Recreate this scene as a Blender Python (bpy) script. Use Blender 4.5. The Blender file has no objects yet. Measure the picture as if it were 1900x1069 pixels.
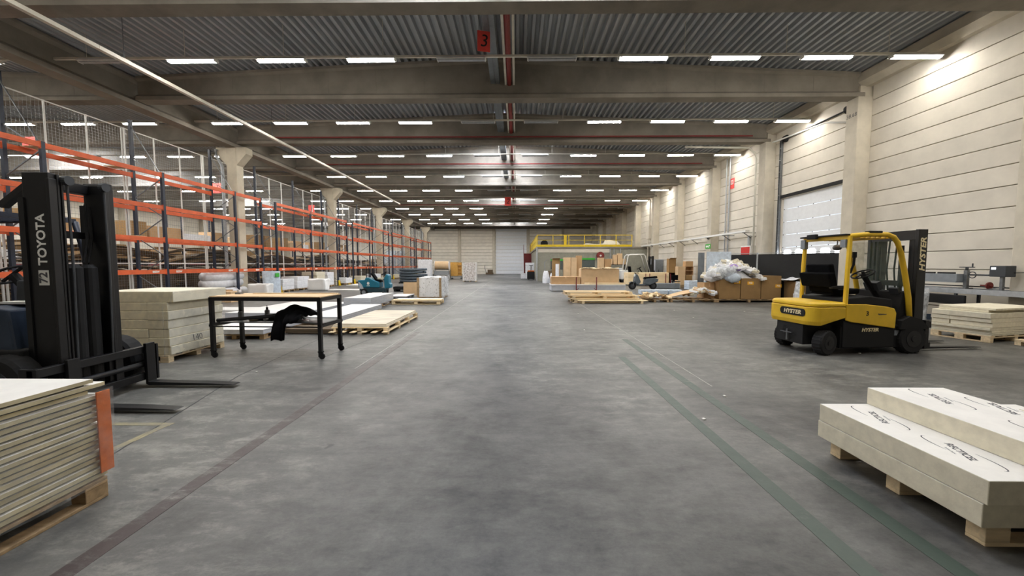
import bpy, math, random
from mathutils import Vector, Matrix
R = math.radians
random.seed(7)
S = bpy.context.scene
COL = S.collection

# ---------------------------------------------------------------- camera, light, exposure
cam = bpy.data.cameras.new('camera')
cam.sensor_fit = 'HORIZONTAL'; cam.sensor_width = 36.0; cam.lens = 714.0 / 1900 * 36
cam.clip_start = 0.05; cam.clip_end = 300
camera = bpy.data.objects.new('camera', cam); COL.objects.link(camera)
_p, _y = math.atan(43.5 / 714), math.atan(8 / 714)
_f = Vector((-math.sin(_y) * math.cos(_p), math.cos(_y) * math.cos(_p), -math.sin(_p)))
_r = Vector((math.cos(_y), math.sin(_y), 0)); _u = _r.cross(_f)
camera.matrix_world = Matrix(((_r.x, _u.x, -_f.x, 0), (_r.y, _u.y, -_f.y, 0), (_r.z, _u.z, -_f.z, 1.6), (0, 0, 0, 1)))
S.camera = camera
W = bpy.data.worlds.new('world'); S.world = W; W.use_nodes = True
bg = W.node_tree.nodes['Background']; bg.inputs[0].default_value = (0.78, 0.88, 1, 1); bg.inputs[1].default_value = 1.0
S.view_settings.view_transform = 'Standard'; S.view_settings.look = 'None'
S.view_settings.gamma = 1.0; S.view_settings.use_curve_mapping = False
S.view_settings.exposure = 0.85
TUBE = 52.0        # radiance of the fluorescent diffusers
SKYL = 15.0         # radiance of the daylit roof lights
S.cycles.max_bounces = 8; S.cycles.diffuse_bounces = 5; S.cycles.glossy_bounces = 3; S.cycles.transparent_max_bounces = 12
S.cycles.sample_clamp_indirect = 4.0; S.cycles.use_denoising = True; S.cycles.caustics_reflective = False; S.cycles.caustics_refractive = False

# ---------------------------------------------------------------- helpers
def hexc(h):
    h = h.lstrip('#'); c = [int(h[i:i + 2], 16) / 255 for i in (0, 2, 4)]
    return tuple((x / 12.92 if x <= 0.04045 else ((x + 0.055) / 1.055) ** 2.4) for x in c) + (1,)

MATS = {}
def mat(name, col, rough=0.6, metal=0.0, var=0.12, scale=6.0, bump=0.0, col2=None, stretch=(1, 1, 1), rnd=0.08, detail=4, thr=(0.35, 0.65), spec=None):
    """two-tone noise paint on object coordinates; every object gets its own seed and a slight tint of its own"""
    if name in MATS: return MATS[name]
    m = bpy.data.materials.new(name); m.use_nodes = True; nt = m.node_tree; N = nt.nodes; L = nt.links
    b = N['Principled BSDF']; b.inputs['Roughness'].default_value = rough; b.inputs['Metallic'].default_value = metal
    if spec is not None: b.inputs['Specular IOR Level'].default_value = spec
    a = hexc(col)
    lo = tuple(max(0, x * (1 - var)) for x in a[:3]) + (1,)
    hi = hexc(col2) if col2 else tuple(min(1, x * (1 + var)) for x in a[:3]) + (1,)
    tc = N.new('ShaderNodeTexCoord'); mp = N.new('ShaderNodeMapping'); mp.inputs['Scale'].default_value = stretch
    oi = N.new('ShaderNodeObjectInfo'); mu = N.new('ShaderNodeMath'); mu.operation = 'MULTIPLY'; mu.inputs[1].default_value = 50
    no = N.new('ShaderNodeTexNoise'); no.noise_dimensions = '4D'; no.inputs['Scale'].default_value = scale; no.inputs['Detail'].default_value = detail
    no.inputs['Roughness'].default_value = 0.6
    rp = N.new('ShaderNodeValToRGB'); rp.color_ramp.elements[0].position = thr[0]; rp.color_ramp.elements[1].position = thr[1]
    rp.color_ramp.elements[0].color = lo; rp.color_ramp.elements[1].color = hi
    L.new(tc.outputs['Object'], mp.inputs[0]); L.new(mp.outputs[0], no.inputs['Vector'])
    L.new(oi.outputs['Random'], mu.inputs[0]); L.new(mu.outputs[0], no.inputs['W']); L.new(no.outputs[0], rp.inputs[0])
    hs = N.new('ShaderNodeHueSaturation'); mr = N.new('ShaderNodeMapRange')
    mr.inputs['To Min'].default_value = 1 - rnd; mr.inputs['To Max'].default_value = 1 + rnd
    L.new(oi.outputs['Random'], mr.inputs[0]); L.new(mr.outputs[0], hs.inputs['Value']); L.new(rp.outputs[0], hs.inputs['Color'])
    L.new(hs.outputs[0], b.inputs['Base Color'])
    if bump:
        bp = N.new('ShaderNodeBump'); bp.inputs['Strength'].default_value = bump; bp.inputs['Distance'].default_value = 0.02
        L.new(no.outputs[0], bp.inputs['Height']); L.new(bp.outputs[0], b.inputs['Normal'])
    MATS[name] = m; return m

def emit(name, col, strength):
    m = bpy.data.materials.new(name); m.use_nodes = True; N = m.node_tree.nodes; L = m.node_tree.links
    b = N['Principled BSDF']; b.inputs['Base Color'].default_value = (0.8, 0.8, 0.8, 1)
    b.inputs['Emission Color'].default_value = hexc(col); b.inputs['Emission Strength'].default_value = strength
    return m

def film(name, col, alpha, rough=0.15):
    """clear plastic film or glass: mostly see-through with a gloss and a milky part"""
    m = bpy.data.materials.new(name); m.use_nodes = True; N = m.node_tree.nodes; L = m.node_tree.links
    b = N['Principled BSDF']; b.inputs['Base Color'].default_value = hexc(col); b.inputs['Roughness'].default_value = rough
    b.inputs['Alpha'].default_value = alpha
    tc = N.new('ShaderNodeTexCoord'); no = N.new('ShaderNodeTexNoise'); no.inputs['Scale'].default_value = 9; no.inputs['Detail'].default_value = 5
    mr = N.new('ShaderNodeMapRange'); mr.inputs[1].default_value = 0.3; mr.inputs[2].default_value = 0.75
    mr.inputs[3].default_value = alpha * 0.5; mr.inputs[4].default_value = min(1, alpha * 1.8)
    L.new(tc.outputs['Object'], no.inputs['Vector']); L.new(no.outputs[0], mr.inputs[0]); L.new(mr.outputs[0], b.inputs['Alpha'])
    bp = N.new('ShaderNodeBump'); bp.inputs['Strength'].default_value = 0.6; bp.inputs['Distance'].default_value = 0.03
    L.new(no.outputs[0], bp.inputs['Height']); L.new(bp.outputs[0], b.inputs['Normal'])
    return m

class MB:
    """collects shapes and links them as ONE mesh object"""
    def __init__(s): s.v = []; s.f = []; s.mi = []; s.X = None
    def add(s, vs, fs, mi=0):
        n = len(s.v); s.v += [tuple(s.X @ Vector(v)) if s.X else tuple(v) for v in vs]
        s.f += [tuple(i + n for i in f) for f in fs]; s.mi += [mi] * len(fs); return s
    def box(s, x0, x1, y0, y1, z0, z1, mi=0):
        return s.add([(x, y, z) for z in (z0, z1) for y in (y0, y1) for x in (x0, x1)],
                     [(0, 2, 3, 1), (4, 5, 7, 6), (0, 1, 5, 4), (2, 6, 7, 3), (0, 4, 6, 2), (1, 3, 7, 5)], mi)
    def cbox(s, c, d, mi=0):
        return s.box(c[0] - d[0] / 2, c[0] + d[0] / 2, c[1] - d[1] / 2, c[1] + d[1] / 2, c[2] - d[2] / 2, c[2] + d[2] / 2, mi)
    def rbox(s, c, d, e, mi=0):
        M = Matrix.Translation(c) @ Matrix.Rotation(e[2], 4, 'Z') @ Matrix.Rotation(e[1], 4, 'Y') @ Matrix.Rotation(e[0], 4, 'X')
        vs = [M @ Vector((x * d[0] / 2, y * d[1] / 2, z * d[2] / 2)) for z in (-1, 1) for y in (-1, 1) for x in (-1, 1)]
        return s.add(vs, [(0, 2, 3, 1), (4, 5, 7, 6), (0, 1, 5, 4), (2, 6, 7, 3), (0, 4, 6, 2), (1, 3, 7, 5)], mi)
    def bar(s, p, q, w, h, mi=0, ref=(0, 0, 1)):
        p = Vector(p); q = Vector(q); d = (q - p).normalized(); rf = Vector(ref)
        if abs(d.dot(rf)) > 0.98: rf = Vector((1, 0, 0))
        a = d.cross(rf).normalized() * w / 2; b = a.cross(d).normalized() * h / 2
        return s.add([p - a - b, p + a - b, p + a + b, p - a + b, q - a - b, q + a - b, q + a + b, q - a + b],
                     [(0, 3, 2, 1), (4, 5, 6, 7), (0, 1, 5, 4), (1, 2, 6, 5), (2, 3, 7, 6), (3, 0, 4, 7)], mi)
    def cyl(s, p, q, r, n=12, mi=0, r2=None):
        p = Vector(p); q = Vector(q); d = (q - p).normalized(); rf = Vector((0, 0, 1)) if abs(d.z) < 0.9 else Vector((1, 0, 0))
        a = d.cross(rf).normalized(); b = a.cross(d); r2 = r if r2 is None else r2
        vs = [c + (a * math.cos(t) + b * math.sin(t)) * k for c, k in ((p, r), (q, r2)) for t in [2 * math.pi * i / n for i in range(n)]]
        return s.add(vs, [(i, (i + 1) % n, n + (i + 1) % n, n + i) for i in range(n)] + [tuple(range(n - 1, -1, -1)), tuple(range(n, 2 * n))], mi)
    def tube(s, pts, r, n=8, mi=0):
        pts = [Vector(p) for p in pts]; rings = []
        for i, p in enumerate(pts):
            d = (pts[min(i + 1, len(pts) - 1)] - pts[max(i - 1, 0)]).normalized()
            rf = Vector((0, 0, 1)) if abs(d.z) < 0.95 else Vector((0, 1, 0))
            a = d.cross(rf).normalized(); b = a.cross(d)
            rings += [p + (a * math.cos(2 * math.pi * k / n) + b * math.sin(2 * math.pi * k / n)) * r for k in range(n)]
        m = len(pts)
        fs = [(i * n + k, i * n + (k + 1) % n, (i + 1) * n + (k + 1) % n, (i + 1) * n + k) for i in range(m - 1) for k in range(n)]
        return s.add(rings, fs + [tuple(range(n - 1, -1, -1)), tuple(range((m - 1) * n, m * n))], mi)
    def prism(s, poly, axis, a0, a1, mi=0):
        """polygon extruded along an axis: 'y' takes (x,z) pairs, 'x' takes (y,z), 'z' takes (x,y)"""
        n = len(poly)
        def P(u, v, a): return {'y': (u, a, v), 'x': (a, u, v), 'z': (u, v, a)}[axis]
        vs = [P(u, v, a0) for u, v in poly] + [P(u, v, a1) for u, v in poly]
        return s.add(vs, [tuple(range(n - 1, -1, -1)), tuple(range(n, 2 * n))] + [(i, (i + 1) % n, n + (i + 1) % n, n + i) for i in range(n)], mi)
    def wheel(s, c, r, w, axis='y', mi=0, hub=1, n=20):
        d = Vector((0, 1, 0)) if axis == 'y' else (Vector((1, 0, 0)) if axis == 'x' else Vector(axis)); c = Vector(c)
        s.cyl(c - d * w / 2, c - d * w * 0.36, r * 0.9, n, mi, r); s.cyl(c - d * w * 0.36, c + d * w * 0.36, r, n, mi); s.cyl(c + d * w * 0.36, c + d * w / 2, r, n, mi, r * 0.9)
        s.cyl(c - d * w * 0.53, c + d * w * 0.53, r * 0.55, n, hub); s.cyl(c - d * w * 0.58, c + d * w * 0.58, r * 0.2, 10, hub); return s
    def grid(s, fn, nu, nv, mi=0):
        vs = [fn(i / nu, j / nv) for j in range(nv + 1) for i in range(nu + 1)]
        return s.add(vs, [(j * (nu + 1) + i, j * (nu + 1) + i + 1, (j + 1) * (nu + 1) + i + 1, (j + 1) * (nu + 1) + i) for j in range(nv) for i in range(nu)], mi)
    def build(s, name, mats, parent=None, bevel=0, smooth=False, thick=0):
        me = bpy.data.meshes.new(name); me.from_pydata([tuple(v) for v in s.v], [], s.f)
        for m in (mats if isinstance(mats, (list, tuple)) else [mats]): me.materials.append(m)
        me.polygons.foreach_set('material_index', s.mi); 
        if smooth: me.shade_smooth()
        me.update()
        o = bpy.data.objects.new(name, me); COL.objects.link(o)
        if parent: o.parent = parent
        if thick: md = o.modifiers.new('s', 'SOLIDIFY'); md.thickness = thick
        if bevel: md = o.modifiers.new('b', 'BEVEL'); md.width = bevel; md.segments = 2; md.limit_method = 'ANGLE'; md.angle_limit = R(35)
        if smooth and bevel: pass
        return o

def tag(o, label, cat, group=None, kind=None):
    o['label'] = label
    if cat: o['category'] = cat
    if group: o['group'] = group
    if kind: o['kind'] = kind
    return o
def thing(name, label, cat, loc=(0, 0, 0), rz=0.0, group=None):
    o = bpy.data.objects.new(name, None); COL.objects.link(o); o.location = loc; o.rotation_euler = (0, 0, rz); o.empty_display_size = 0.2
    return tag(o, label, cat, group)
def dup(o, loc=None, rz=None, label=None, group=None, parent=None):
    c = o.copy(); COL.objects.link(c)
    if parent: c.parent = parent
    if loc is not None: c.location = loc
    if rz is not None: c.rotation_euler = (0, 0, rz)
    if label: c['label'] = label
    if group: c['group'] = group
    for ch in o.children: dup(ch, parent=c)
    return c
def inst(o, loc, parent=None, rot=None):
    c = o.copy(); COL.objects.link(c); c.location = loc
    if parent: c.parent = parent
    if rot: c.rotation_euler = rot
    return c
ORD = 'first second third fourth fifth sixth seventh eighth ninth tenth eleventh twelfth thirteenth fourteenth fifteenth sixteenth seventeenth eighteenth nineteenth twentieth'.split()
def text(body, size, m, parent, loc, rot, name='lettering', shear=0, ext=0.002, bold=0, xs=1.0):
    cu = bpy.data.curves.new(name, 'FONT'); cu.body = body; cu.size = size; cu.extrude = ext; cu.shear = shear; cu.align_x = 'CENTER'; cu.align_y = 'CENTER'; cu.offset = bold; cu.resolution_u = 3
    t = bpy.data.objects.new(name, cu); COL.objects.link(t)
    me = bpy.data.meshes.new_from_object(t.evaluated_get(bpy.context.evaluated_depsgraph_get())); bpy.data.objects.remove(t)
    me.materials.clear(); me.materials.append(m); me.name = name
    o = bpy.data.objects.new(name, me); COL.objects.link(o); o.parent = parent; o.location = loc; o.rotation_euler = rot; o.scale = (xs, 1, 1); return o

# ---------------------------------------------------------------- materials
M = {}
M['beam'] = mat('beam_concrete', '#857e73', 0.85, var=0.18, scale=1.2, bump=0.15, detail=6)
M['panel'] = mat('wall_panel_concrete', '#d9d2c4', 0.8, var=0.07, scale=1.5, bump=0.08, rnd=0.045, detail=6)
M['pil'] = mat('pilaster_concrete', '#c9c1b0', 0.85, var=0.1, scale=2, bump=0.1, detail=6)
M['colm'] = mat('column_concrete', '#c4bba7', 0.85, var=0.1, scale=2, bump=0.1)
M['farw'] = mat('far_wall_panel', '#efe8da', 0.8, var=0.06, scale=1.5, rnd=0.05)
M['deck'] = mat('galvanised_deck', '#b0b4b8', 0.42, metal=0.25, var=0.12, scale=3, stretch=(1, 0.15, 1), rnd=0.06)
M['white'] = mat('white_enamel', '#e8e8e4', 0.45, var=0.04)
M['offwhite'] = mat('trunking_white', '#d8d4c6', 0.5, var=0.08, scale=3)
M['galv'] = mat('galvanised_steel', '#a9adb0', 0.4, metal=0.6, var=0.12, scale=10)
M['steel'] = mat('grey_steel', '#7c7f82', 0.4, metal=0.7, var=0.15, scale=12)
M['tray'] = mat('grey_duct', '#7d8387', 0.5, metal=0.3, var=0.12, scale=5)
M['red'] = mat('red_pipe', '#7c2622', 0.5, var=0.12)
M['sred'] = mat('sign_red', '#f2544c', 0.6, var=0.06)
M['brightred'] = mat('bright_red', '#c8201c', 0.5, var=0.08)
M['black'] = mat('black_paint', '#0f0f12', 0.45, var=0.3, scale=9)
M['blackm'] = mat('black_matt', '#0b0b0c', 0.8, var=0.3)
M['rubber'] = mat('tyre_rubber', '#151516', 0.85, var=0.25, scale=15, bump=0.2)
M['cloth'] = mat('black_cloth', '#0a0a0c', 0.95, var=0.3, scale=20, bump=0.2, spec=0.1)
M['navy'] = mat('rack_navy', '#1d2536', 0.45, var=0.2, scale=6)
M['orange'] = mat('rack_orange', '#d15d2e', 0.5, var=0.12, scale=4)
M['orangeb'] = mat('orange_board', '#d06a26', 0.85, var=0.12, scale=30, bump=0.15)
M['yellow'] = mat('truck_yellow', '#e3b92c', 0.4, var=0.08, scale=4)
M['ryellow'] = mat('rail_yellow', '#e8c81a', 0.5, var=0.08)
M['wood'] = mat('pale_wood', '#d9c4a0', 0.8, var=0.16, scale=3, stretch=(1, 8, 8), bump=0.08, rnd=0.12)
M['woodx'] = mat('aged_wood', '#a58b68', 0.85, var=0.22, scale=3, stretch=(1, 8, 8), bump=0.1, rnd=0.15)
M['pine'] = mat('fresh_pine', '#efd8ae', 0.75, var=0.1, scale=3, stretch=(0.5, 8, 8), rnd=0.1)
M['ply'] = mat('plywood_sheet', '#dbd0bb', 0.7, var=0.2, scale=2.5, stretch=(0.5, 4, 4), detail=6, rnd=0.04)
M['osb'] = mat('osb_sheet', '#cf9d4d', 0.8, var=0.25, scale=22, rnd=0.03)
M['foam'] = mat('cream_foam', '#dcd4bd', 0.9, var=0.08, scale=14, bump=0.12, rnd=0.06)
M['foamdk'] = mat('aged_foam', '#c4b998', 0.9, var=0.14, scale=5, bump=0.12, rnd=0.06)
M['foamy'] = mat('yellowish_foam', '#ddd1ad', 0.9, var=0.1, scale=9, bump=0.12, rnd=0.05)
M['facey'] = mat('cream_facing', '#ddd6c0', 0.7, var=0.07, scale=6, rnd=0.04)
M['face'] = mat('board_facing', '#e9e6df', 0.55, var=0.05, scale=5, rnd=0.02)
M['sheetw'] = mat('white_sheet', '#ecebe8', 0.6, var=0.04, scale=3, rnd=0.03)
M['sheetg'] = mat('grey_sheet_edge', '#b9bcc2', 0.6, var=0.06, rnd=0.03)
M['card'] = mat('cardboard', '#b8946a', 0.85, var=0.08, scale=3, rnd=0.1)
M['cardl'] = mat('light_cardboard', '#d3b48c', 0.85, var=0.07, scale=3, rnd=0.08)
M['cardb'] = mat('brown_carton', '#927349', 0.85, var=0.1, scale=2, rnd=0.05)
M['plasw'] = mat('white_wrap', '#e6e7ea', 0.35, var=0.1, scale=7, bump=0.4, rnd=0.05)
M['plasb'] = mat('blue_white_wrap', '#cfdbe8', 0.25, var=0.15, scale=7, bump=0.5)
M['chips'] = mat('printed_white_wrap', '#e6e5e1', 0.45, var=0.35, scale=16, bump=0.35, thr=(0.36, 0.44), detail=6)
M['teal'] = mat('teal_plastic', '#176d86', 0.4, var=0.1, scale=5)
M['teald'] = mat('dark_teal', '#1c3c46', 0.5, var=0.15)
M['dgrey'] = mat('dark_grey', '#3a3d41', 0.6, var=0.15)
M['grey'] = mat('mid_grey', '#7f8489', 0.6, var=0.1)
M['slate'] = mat('slate_bundle', '#4a545c', 0.5, var=0.2, scale=8)
M['scoot'] = mat('scooter_grey', '#565f66', 0.35, var=0.1)
M['dblue'] = mat('dark_blue_plastic', '#2c3a4d', 0.5, var=0.15)
M['block'] = mat('grey_block_panel', '#98978a', 0.85, var=0.1, scale=3, rnd=0.04)
M['brown'] = mat('brown_boards', '#8a7250', 0.85, var=0.25, scale=3, stretch=(1, 4, 6), rnd=0.28)
M['brownd'] = mat('dark_boards', '#564836', 0.85, var=0.25, scale=3, stretch=(1, 4, 6), rnd=0.3)
M['stair'] = mat('stair_red', '#7d2d30', 0.6, var=0.1)
M['green'] = mat('sign_green', '#3fae3a', 0.5, var=0.05)
M['label'] = mat('yellow_label', '#f3b31c', 0.6, var=0.05)
M['ink'] = mat('black_ink', '#1a1a1c', 0.7, var=0.05)
M['inkgap'] = mat('grey_ink_gap_shade', '#4a4a4e', 0.7, var=0.05)  # print grey, also the painted shade in the board stack gaps
M['lett'] = mat('white_lettering', '#f0efe9', 0.5, var=0.02)
M['gold'] = mat('gold_lettering', '#ecdcb0', 0.5, var=0.05)
M['violet'] = mat('violet_film', '#a68ac8', 0.4, var=0.15)
M['curt'] = mat('black_screen', '#0e0f11', 0.5, var=0.3, scale=3, bump=0.3)
M['doorp'] = mat('white_door_panel', '#eef1f4', 0.5, var=0.03, rnd=0.02)
M['tube'] = emit('lit_tube', '#fffaf2', TUBE)
M['sky'] = emit('daylit_dome', '#eaf1ff', SKYL)
M['pane'] = emit('daylit_pane', '#f4f9ff', 6.0)
M['screen'] = emit('lit_screen', '#dfe8ef', 1.5)
M['film'] = film('stretch_film', '#eef2f5', 0.09)
M['bag'] = film('milky_bag', '#e8ecf0', 0.55, 0.3)
M['glass'] = film('tinted_glass', '#b8d0c4', 0.12, 0.03)

def floor_nodes(m, paint=None, wear=(0.42, 0.6)):
    """worn concrete on world coordinates; with a paint colour on top that is scuffed through"""
    m.use_nodes = True; nt = m.node_tree; N = nt.nodes; L = nt.links; b = N['Principled BSDF']
    g = N.new('ShaderNodeNewGeometry')
    def noise(scale, det, stretch=(1, 1, 1), w=0.6, dist=0):
        mp = N.new('ShaderNodeMapping'); mp.inputs['Scale'].default_value = stretch; L.new(g.outputs['Position'], mp.inputs[0])
        n = N.new('ShaderNodeTexNoise'); n.inputs['Scale'].default_value = scale; n.inputs['Detail'].default_value = det; n.inputs['Roughness'].default_value = w
        n.inputs['Distortion'].default_value = dist
        L.new(mp.outputs[0], n.inputs['Vector']); return n.outputs[0]
    def ramp(src, p0, p1, c0, c1):
        r = N.new('ShaderNodeValToRGB'); e = r.color_ramp.elements; e[0].position = p0; e[1].position = p1; e[0].color = c0; e[1].color = c1
        L.new(src, r.inputs[0]); return r.outputs[0]
    def mix(f, a, c, kind='MIX'):
        x = N.new('ShaderNodeMix'); x.data_type = 'RGBA'; x.blend_type = kind
        if isinstance(f, float): x.inputs[0].default_value = f
        else: L.new(f, x.inputs[0])
        for s, v in ((6, a), (7, c)):
            if isinstance(v, tuple): x.inputs[s].default_value = v
            else: L.new(v, x.inputs[s])
        return x.outputs[2]
    k = (0, 0, 0, 1); w = (1, 1, 1, 1)
    big = noise(0.22, 5, (1, 0.6, 1)); med = noise(0.9, 12, (1, 1.0, 1), 0.74, 0.2); fine = noise(9, 8, (1, 1, 1), 0.7); strk = noise(3.0, 11, (0.7, 1.5, 1), 0.8, 0.15)
    def math2(op, a, c):
        x = N.new('ShaderNodeMath'); x.operation = op
        for q, v in ((0, a), (1, c)):
            if isinstance(v, float): x.inputs[q].default_value = v
            else: L.new(v, x.inputs[q])
        return x.outputs[0]
    grain = noise(45, 6, (1, 1, 1), 0.8)
    v = math2('ADD', math2('ADD', math2('MULTIPLY', big, 0.42), math2('MULTIPLY', med, 0.34)), math2('MULTIPLY', strk, 0.24))
    c = ramp(v, 0.415, 0.585, hexc('#363636'), hexc('#7f7e79'))
    wm = math2('MULTIPLY', ramp(strk, 0.5, 0.66, k, w), ramp(big, 0.46, 0.6, k, w))
    c = mix(math2('MULTIPLY', wm, 0.8), c, hexc('#a5a299'))
    c = mix(0.5, c, ramp(fine, 0.3, 0.7, (0.55, 0.55, 0.55, 1), (1.0, 1.0, 1.0, 1)), 'MULTIPLY')
    c = mix(0.4, c, ramp(grain, 0.3, 0.65, (0.5, 0.5, 0.5, 1), (1.0, 1.0, 1.0, 1)), 'MULTIPLY')
    spots = ramp(noise(2.6, 3), 0.7, 0.73, k, (0.65, 0.65, 0.65, 1)); c = mix(spots, c, hexc('#2c2c2d'))
    if paint:
        c = mix(ramp(strk, wear[0], wear[1], w, (0.1, 0.1, 0.1, 1)), c, paint)
    L.new(c, b.inputs['Base Color'])
    r = N.new('ShaderNodeMapRange'); r.inputs[3].default_value = 0.32; r.inputs[4].default_value = 0.6; L.new(fine, r.inputs[0]); L.new(r.outputs[0], b.inputs['Roughness'])
    bp = N.new('ShaderNodeBump'); bp.inputs['Strength'].default_value = 0.12; bp.inputs['Distance'].default_value = 0.01; L.new(fine, bp.inputs['Height']); L.new(bp.outputs[0], b.inputs['Normal'])
    return m
M['floor'] = floor_nodes(bpy.data.materials.new('worn_concrete'))
M['pgreen'] = floor_nodes(bpy.data.materials.new('green_floor_paint'), hexc('#3c4a42'), (0.56, 0.7))
M['pred'] = floor_nodes(bpy.data.materials.new('faded_red_floor_paint'), hexc('#4a403f'), (0.47, 0.62))
M['pyel'] = floor_nodes(bpy.data.materials.new('faded_yellow_floor_paint'), hexc('#a59a78'), (0.42, 0.62))
M['pwhite'] = floor_nodes(bpy.data.materials.new('floor_joint_filler'), hexc('#9c9a92'), (0.4, 0.65))
M['pdark'] = floor_nodes(bpy.data.materials.new('floor_crack'), hexc('#333438'), (0.75, 0.9))
# ---------------------------------------------------------------- the hall
Y0, Y1 = -12.0, 66.0
XR, XL, XLL = 12.7, -14.2, -41.2
BEAMS = [9.4 + 5.1 * k for k in range(-4, 12)]
RIDGE, EAVE = 9.05, 8.45
def roof_z(x):
    if x < XL: c, h = (XL + XLL) / 2, (XL - XLL) / 2
    else: c, h = (XR + XL) / 2, (XR - XL) / 2
    return RIDGE - (RIDGE - EAVE) * abs(x - c) / h
fl = MB().box(XLL - 1, XR + 1, Y0 - 1, Y1 + 1, -0.2, 0).build('floor', M['floor'])
tag(fl, 'worn grey concrete floor with scuffs and faded painted lines', 'floor', kind='structure')
def line(x0, x1, y0, y1, m, name='painted_line', z=0.002):
    o = MB().box(x0, x1, y0, y1, -0.01, z).build(name, m, fl); return o
line(1.77, 1.89, -1, 6.6, M['pgreen'])['label'] = 'dark green painted floor line nearer the aisle'
line(2.26, 2.38, -1, 8.2, M['pgreen'])['label'] = 'dark green painted floor line beside the pallet'
line(-2.40, -2.28, -1, 9.0, M['pred'])['label'] = 'faded red painted floor line'
line(-2.49, -2.467, 5.8, 40, M['pwhite'], 'floor_joint'); line(2.565, 2.583, 5.0, 40, M['pwhite'], 'floor_joint')
line(-4.3, -3.45, 3.70, 3.765, M['pyel']); line(-3.53, -3.46, 2.7, 3.7, M['pyel'])
for x0, y0, x1, y1 in ((-3.4, 3.1, -4.0, 5.4), (-4.0, 5.4, -4.35, 9.5), (-3.35, 6.35, -3.1, 8.4)):
    MB().bar((x0, y0, -0.004), (x1, y1, -0.004), 0.014, 0.012).build('floor_crack', M['pdark'], fl)
for y in (14.5, 24.7, 34.9): line(-13, 12.2, y, y + 0.012, M['pdark'], 'floor_joint')

# roof: ribbed deck sheets between the beams, tapered precast beams, girders, daylit domes
ceiling = tag(bpy.data.objects.new('ceiling', None), 'ribbed steel deck on tapered precast concrete beams', 'ceiling', kind='structure'); COL.objects.link(ceiling)
def deck_mesh(xa, xb, y0, y1, hole=None):
    b = MB(); P = 0.25; n = int(round((xb - xa) / P)); prof = []
    for i in range(n):
        x = xa + (xb - xa) * i / n
        prof += [(x, 0.0), (x + 0.085, 0.0), (x + 0.125, 0.13), (x + 0.21, 0.13)]
    prof.append((xb, 0.0))
    for (u0, z0), (u1, z1) in zip(prof[:-1], prof[1:]):
        if hole and hole[0] < u0 < hole[1]: spans = ((y0, hole[2]), (hole[3], y1))
        else: spans = ((y0, y1),)
        for a, c in spans:
            if c - a < 0.05: continue
            b.add([(u0, a, roof_z(u0) + z0), (u1, a, roof_z(u1) + z1), (u1, c, roof_z(u1) + z1), (u0, c, roof_z(u0) + z0)], [(0, 1, 2, 3)])
    return b
LIT = {0: 1, 3: 1, 4: 1, 6: 1, 10: 1}   # bays with a roof light on the ridge
for k in range(len(BEAMS) - 1):
    y0, y1 = BEAMS[k], BEAMS[k + 1]
    for xa, xb in ((XL, XR), (XLL, XL)):
        xc = (xa + xb) / 2; lit = (k - 3) in LIT
        hole = (xc - 1.6, xc + 1.6, y0 + 0.9, y1 - 0.9) if lit else None
        deck_mesh(xa, xb, y0, y1, hole).build('deck_sheet', M['deck'], ceiling)
        if lit:
            z = RIDGE
            c = MB().box(xc - 1.72, xc - 1.6, y0 + 0.8, y1 - 0.8, z - 0.05, z + 0.45).box(xc + 1.6, xc + 1.72, y0 + 0.8, y1 - 0.8, z - 0.05, z + 0.45)
            c.box(xc - 1.72, xc + 1.72, y0 + 0.78, y0 + 0.9, z - 0.05, z + 0.45).box(xc - 1.72, xc + 1.72, y1 - 0.9, y1 - 0.78, z - 0.05, z + 0.45)
            sk = c.build('roof_light', M['white'], ceiling)
            MB().grid(lambda u, v: (xc - 1.7 + 3.4 * u, y0 + 0.8 + (y1 - y0 - 1.6) * v, z + 0.45 + 0.3 * math.sin(math.pi * u) * math.sin(math.pi * v)), 8, 8).build('dome', M['sky'], sk)
def beam_mesh(xa, xb):
    xc = (xa + xb) / 2; b = MB(); rings = []
    for x in (xa, xc, xb):
        t = roof_z(x) - 0.005 - 7.6
        half = [(0.23, 0.0), (0.23, 0.13), (0.11, 0.23), (0.11, t - 0.16), (0.2, t - 0.09), (0.2, t)]
        rings.append([(x, y, 7.6 + z) for y, z in half] + [(x, -y, 7.6 + z) for y, z in half[::-1]])
    n = len(rings[0]); vs = sum(rings, [])
    fs = [(i * n + j, i * n + (j + 1) % n, (i + 1) * n + (j + 1) % n, (i + 1) * n + j) for i in range(2) for j in range(n)]
    b.add(vs, fs + [tuple(range(n - 1, -1, -1)), tuple(range(2 * n, 3 * n))])
    for i in range(1, 15):            # cast seams standing proud by a few millimetres
        x = xa + (xb - xa) * i / 15
        b.box(x - 0.006, x + 0.006, -0.116, 0.116, 7.84, roof_z(x) - 0.2)
    return b
pb = [beam_mesh(XL + 0.3, XR - 0.25).build('roof_beam', M['beam'], ceiling), beam_mesh(XLL, XL - 0.3).build('roof_beam', M['beam'], ceiling)]
for o in pb: o.location.y = BEAMS[0]
for y in BEAMS[1:]:
    for o in pb: inst(o, (0, y, 0), ceiling)
def girder(x, z, h, w):
    p = [(-w / 2, 0), (w / 2, 0), (w / 2, 0.16), (w * 0.28, 0.28), (w * 0.28, h - 0.18), (w / 2, h - 0.08), (w / 2, h), (-w / 2, h), (-w / 2, h - 0.08), (-w * 0.28, h - 0.18), (-w * 0.28, 0.28), (-w / 2, 0.16)]
    return MB().prism([(x + u, z + v) for u, v in p], 'y', Y0, Y1).build('girder', M['beam'], ceiling)
girder(XL, 7.42, 1.0, 0.52)
MB().prism([(12.7, 7.95), (12.5, 7.95), (12.28, 8.12), (12.28, 8.42), (12.7, 8.45)], 'y', Y0, Y1).build('girder', M['pil'], ceiling)

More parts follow.
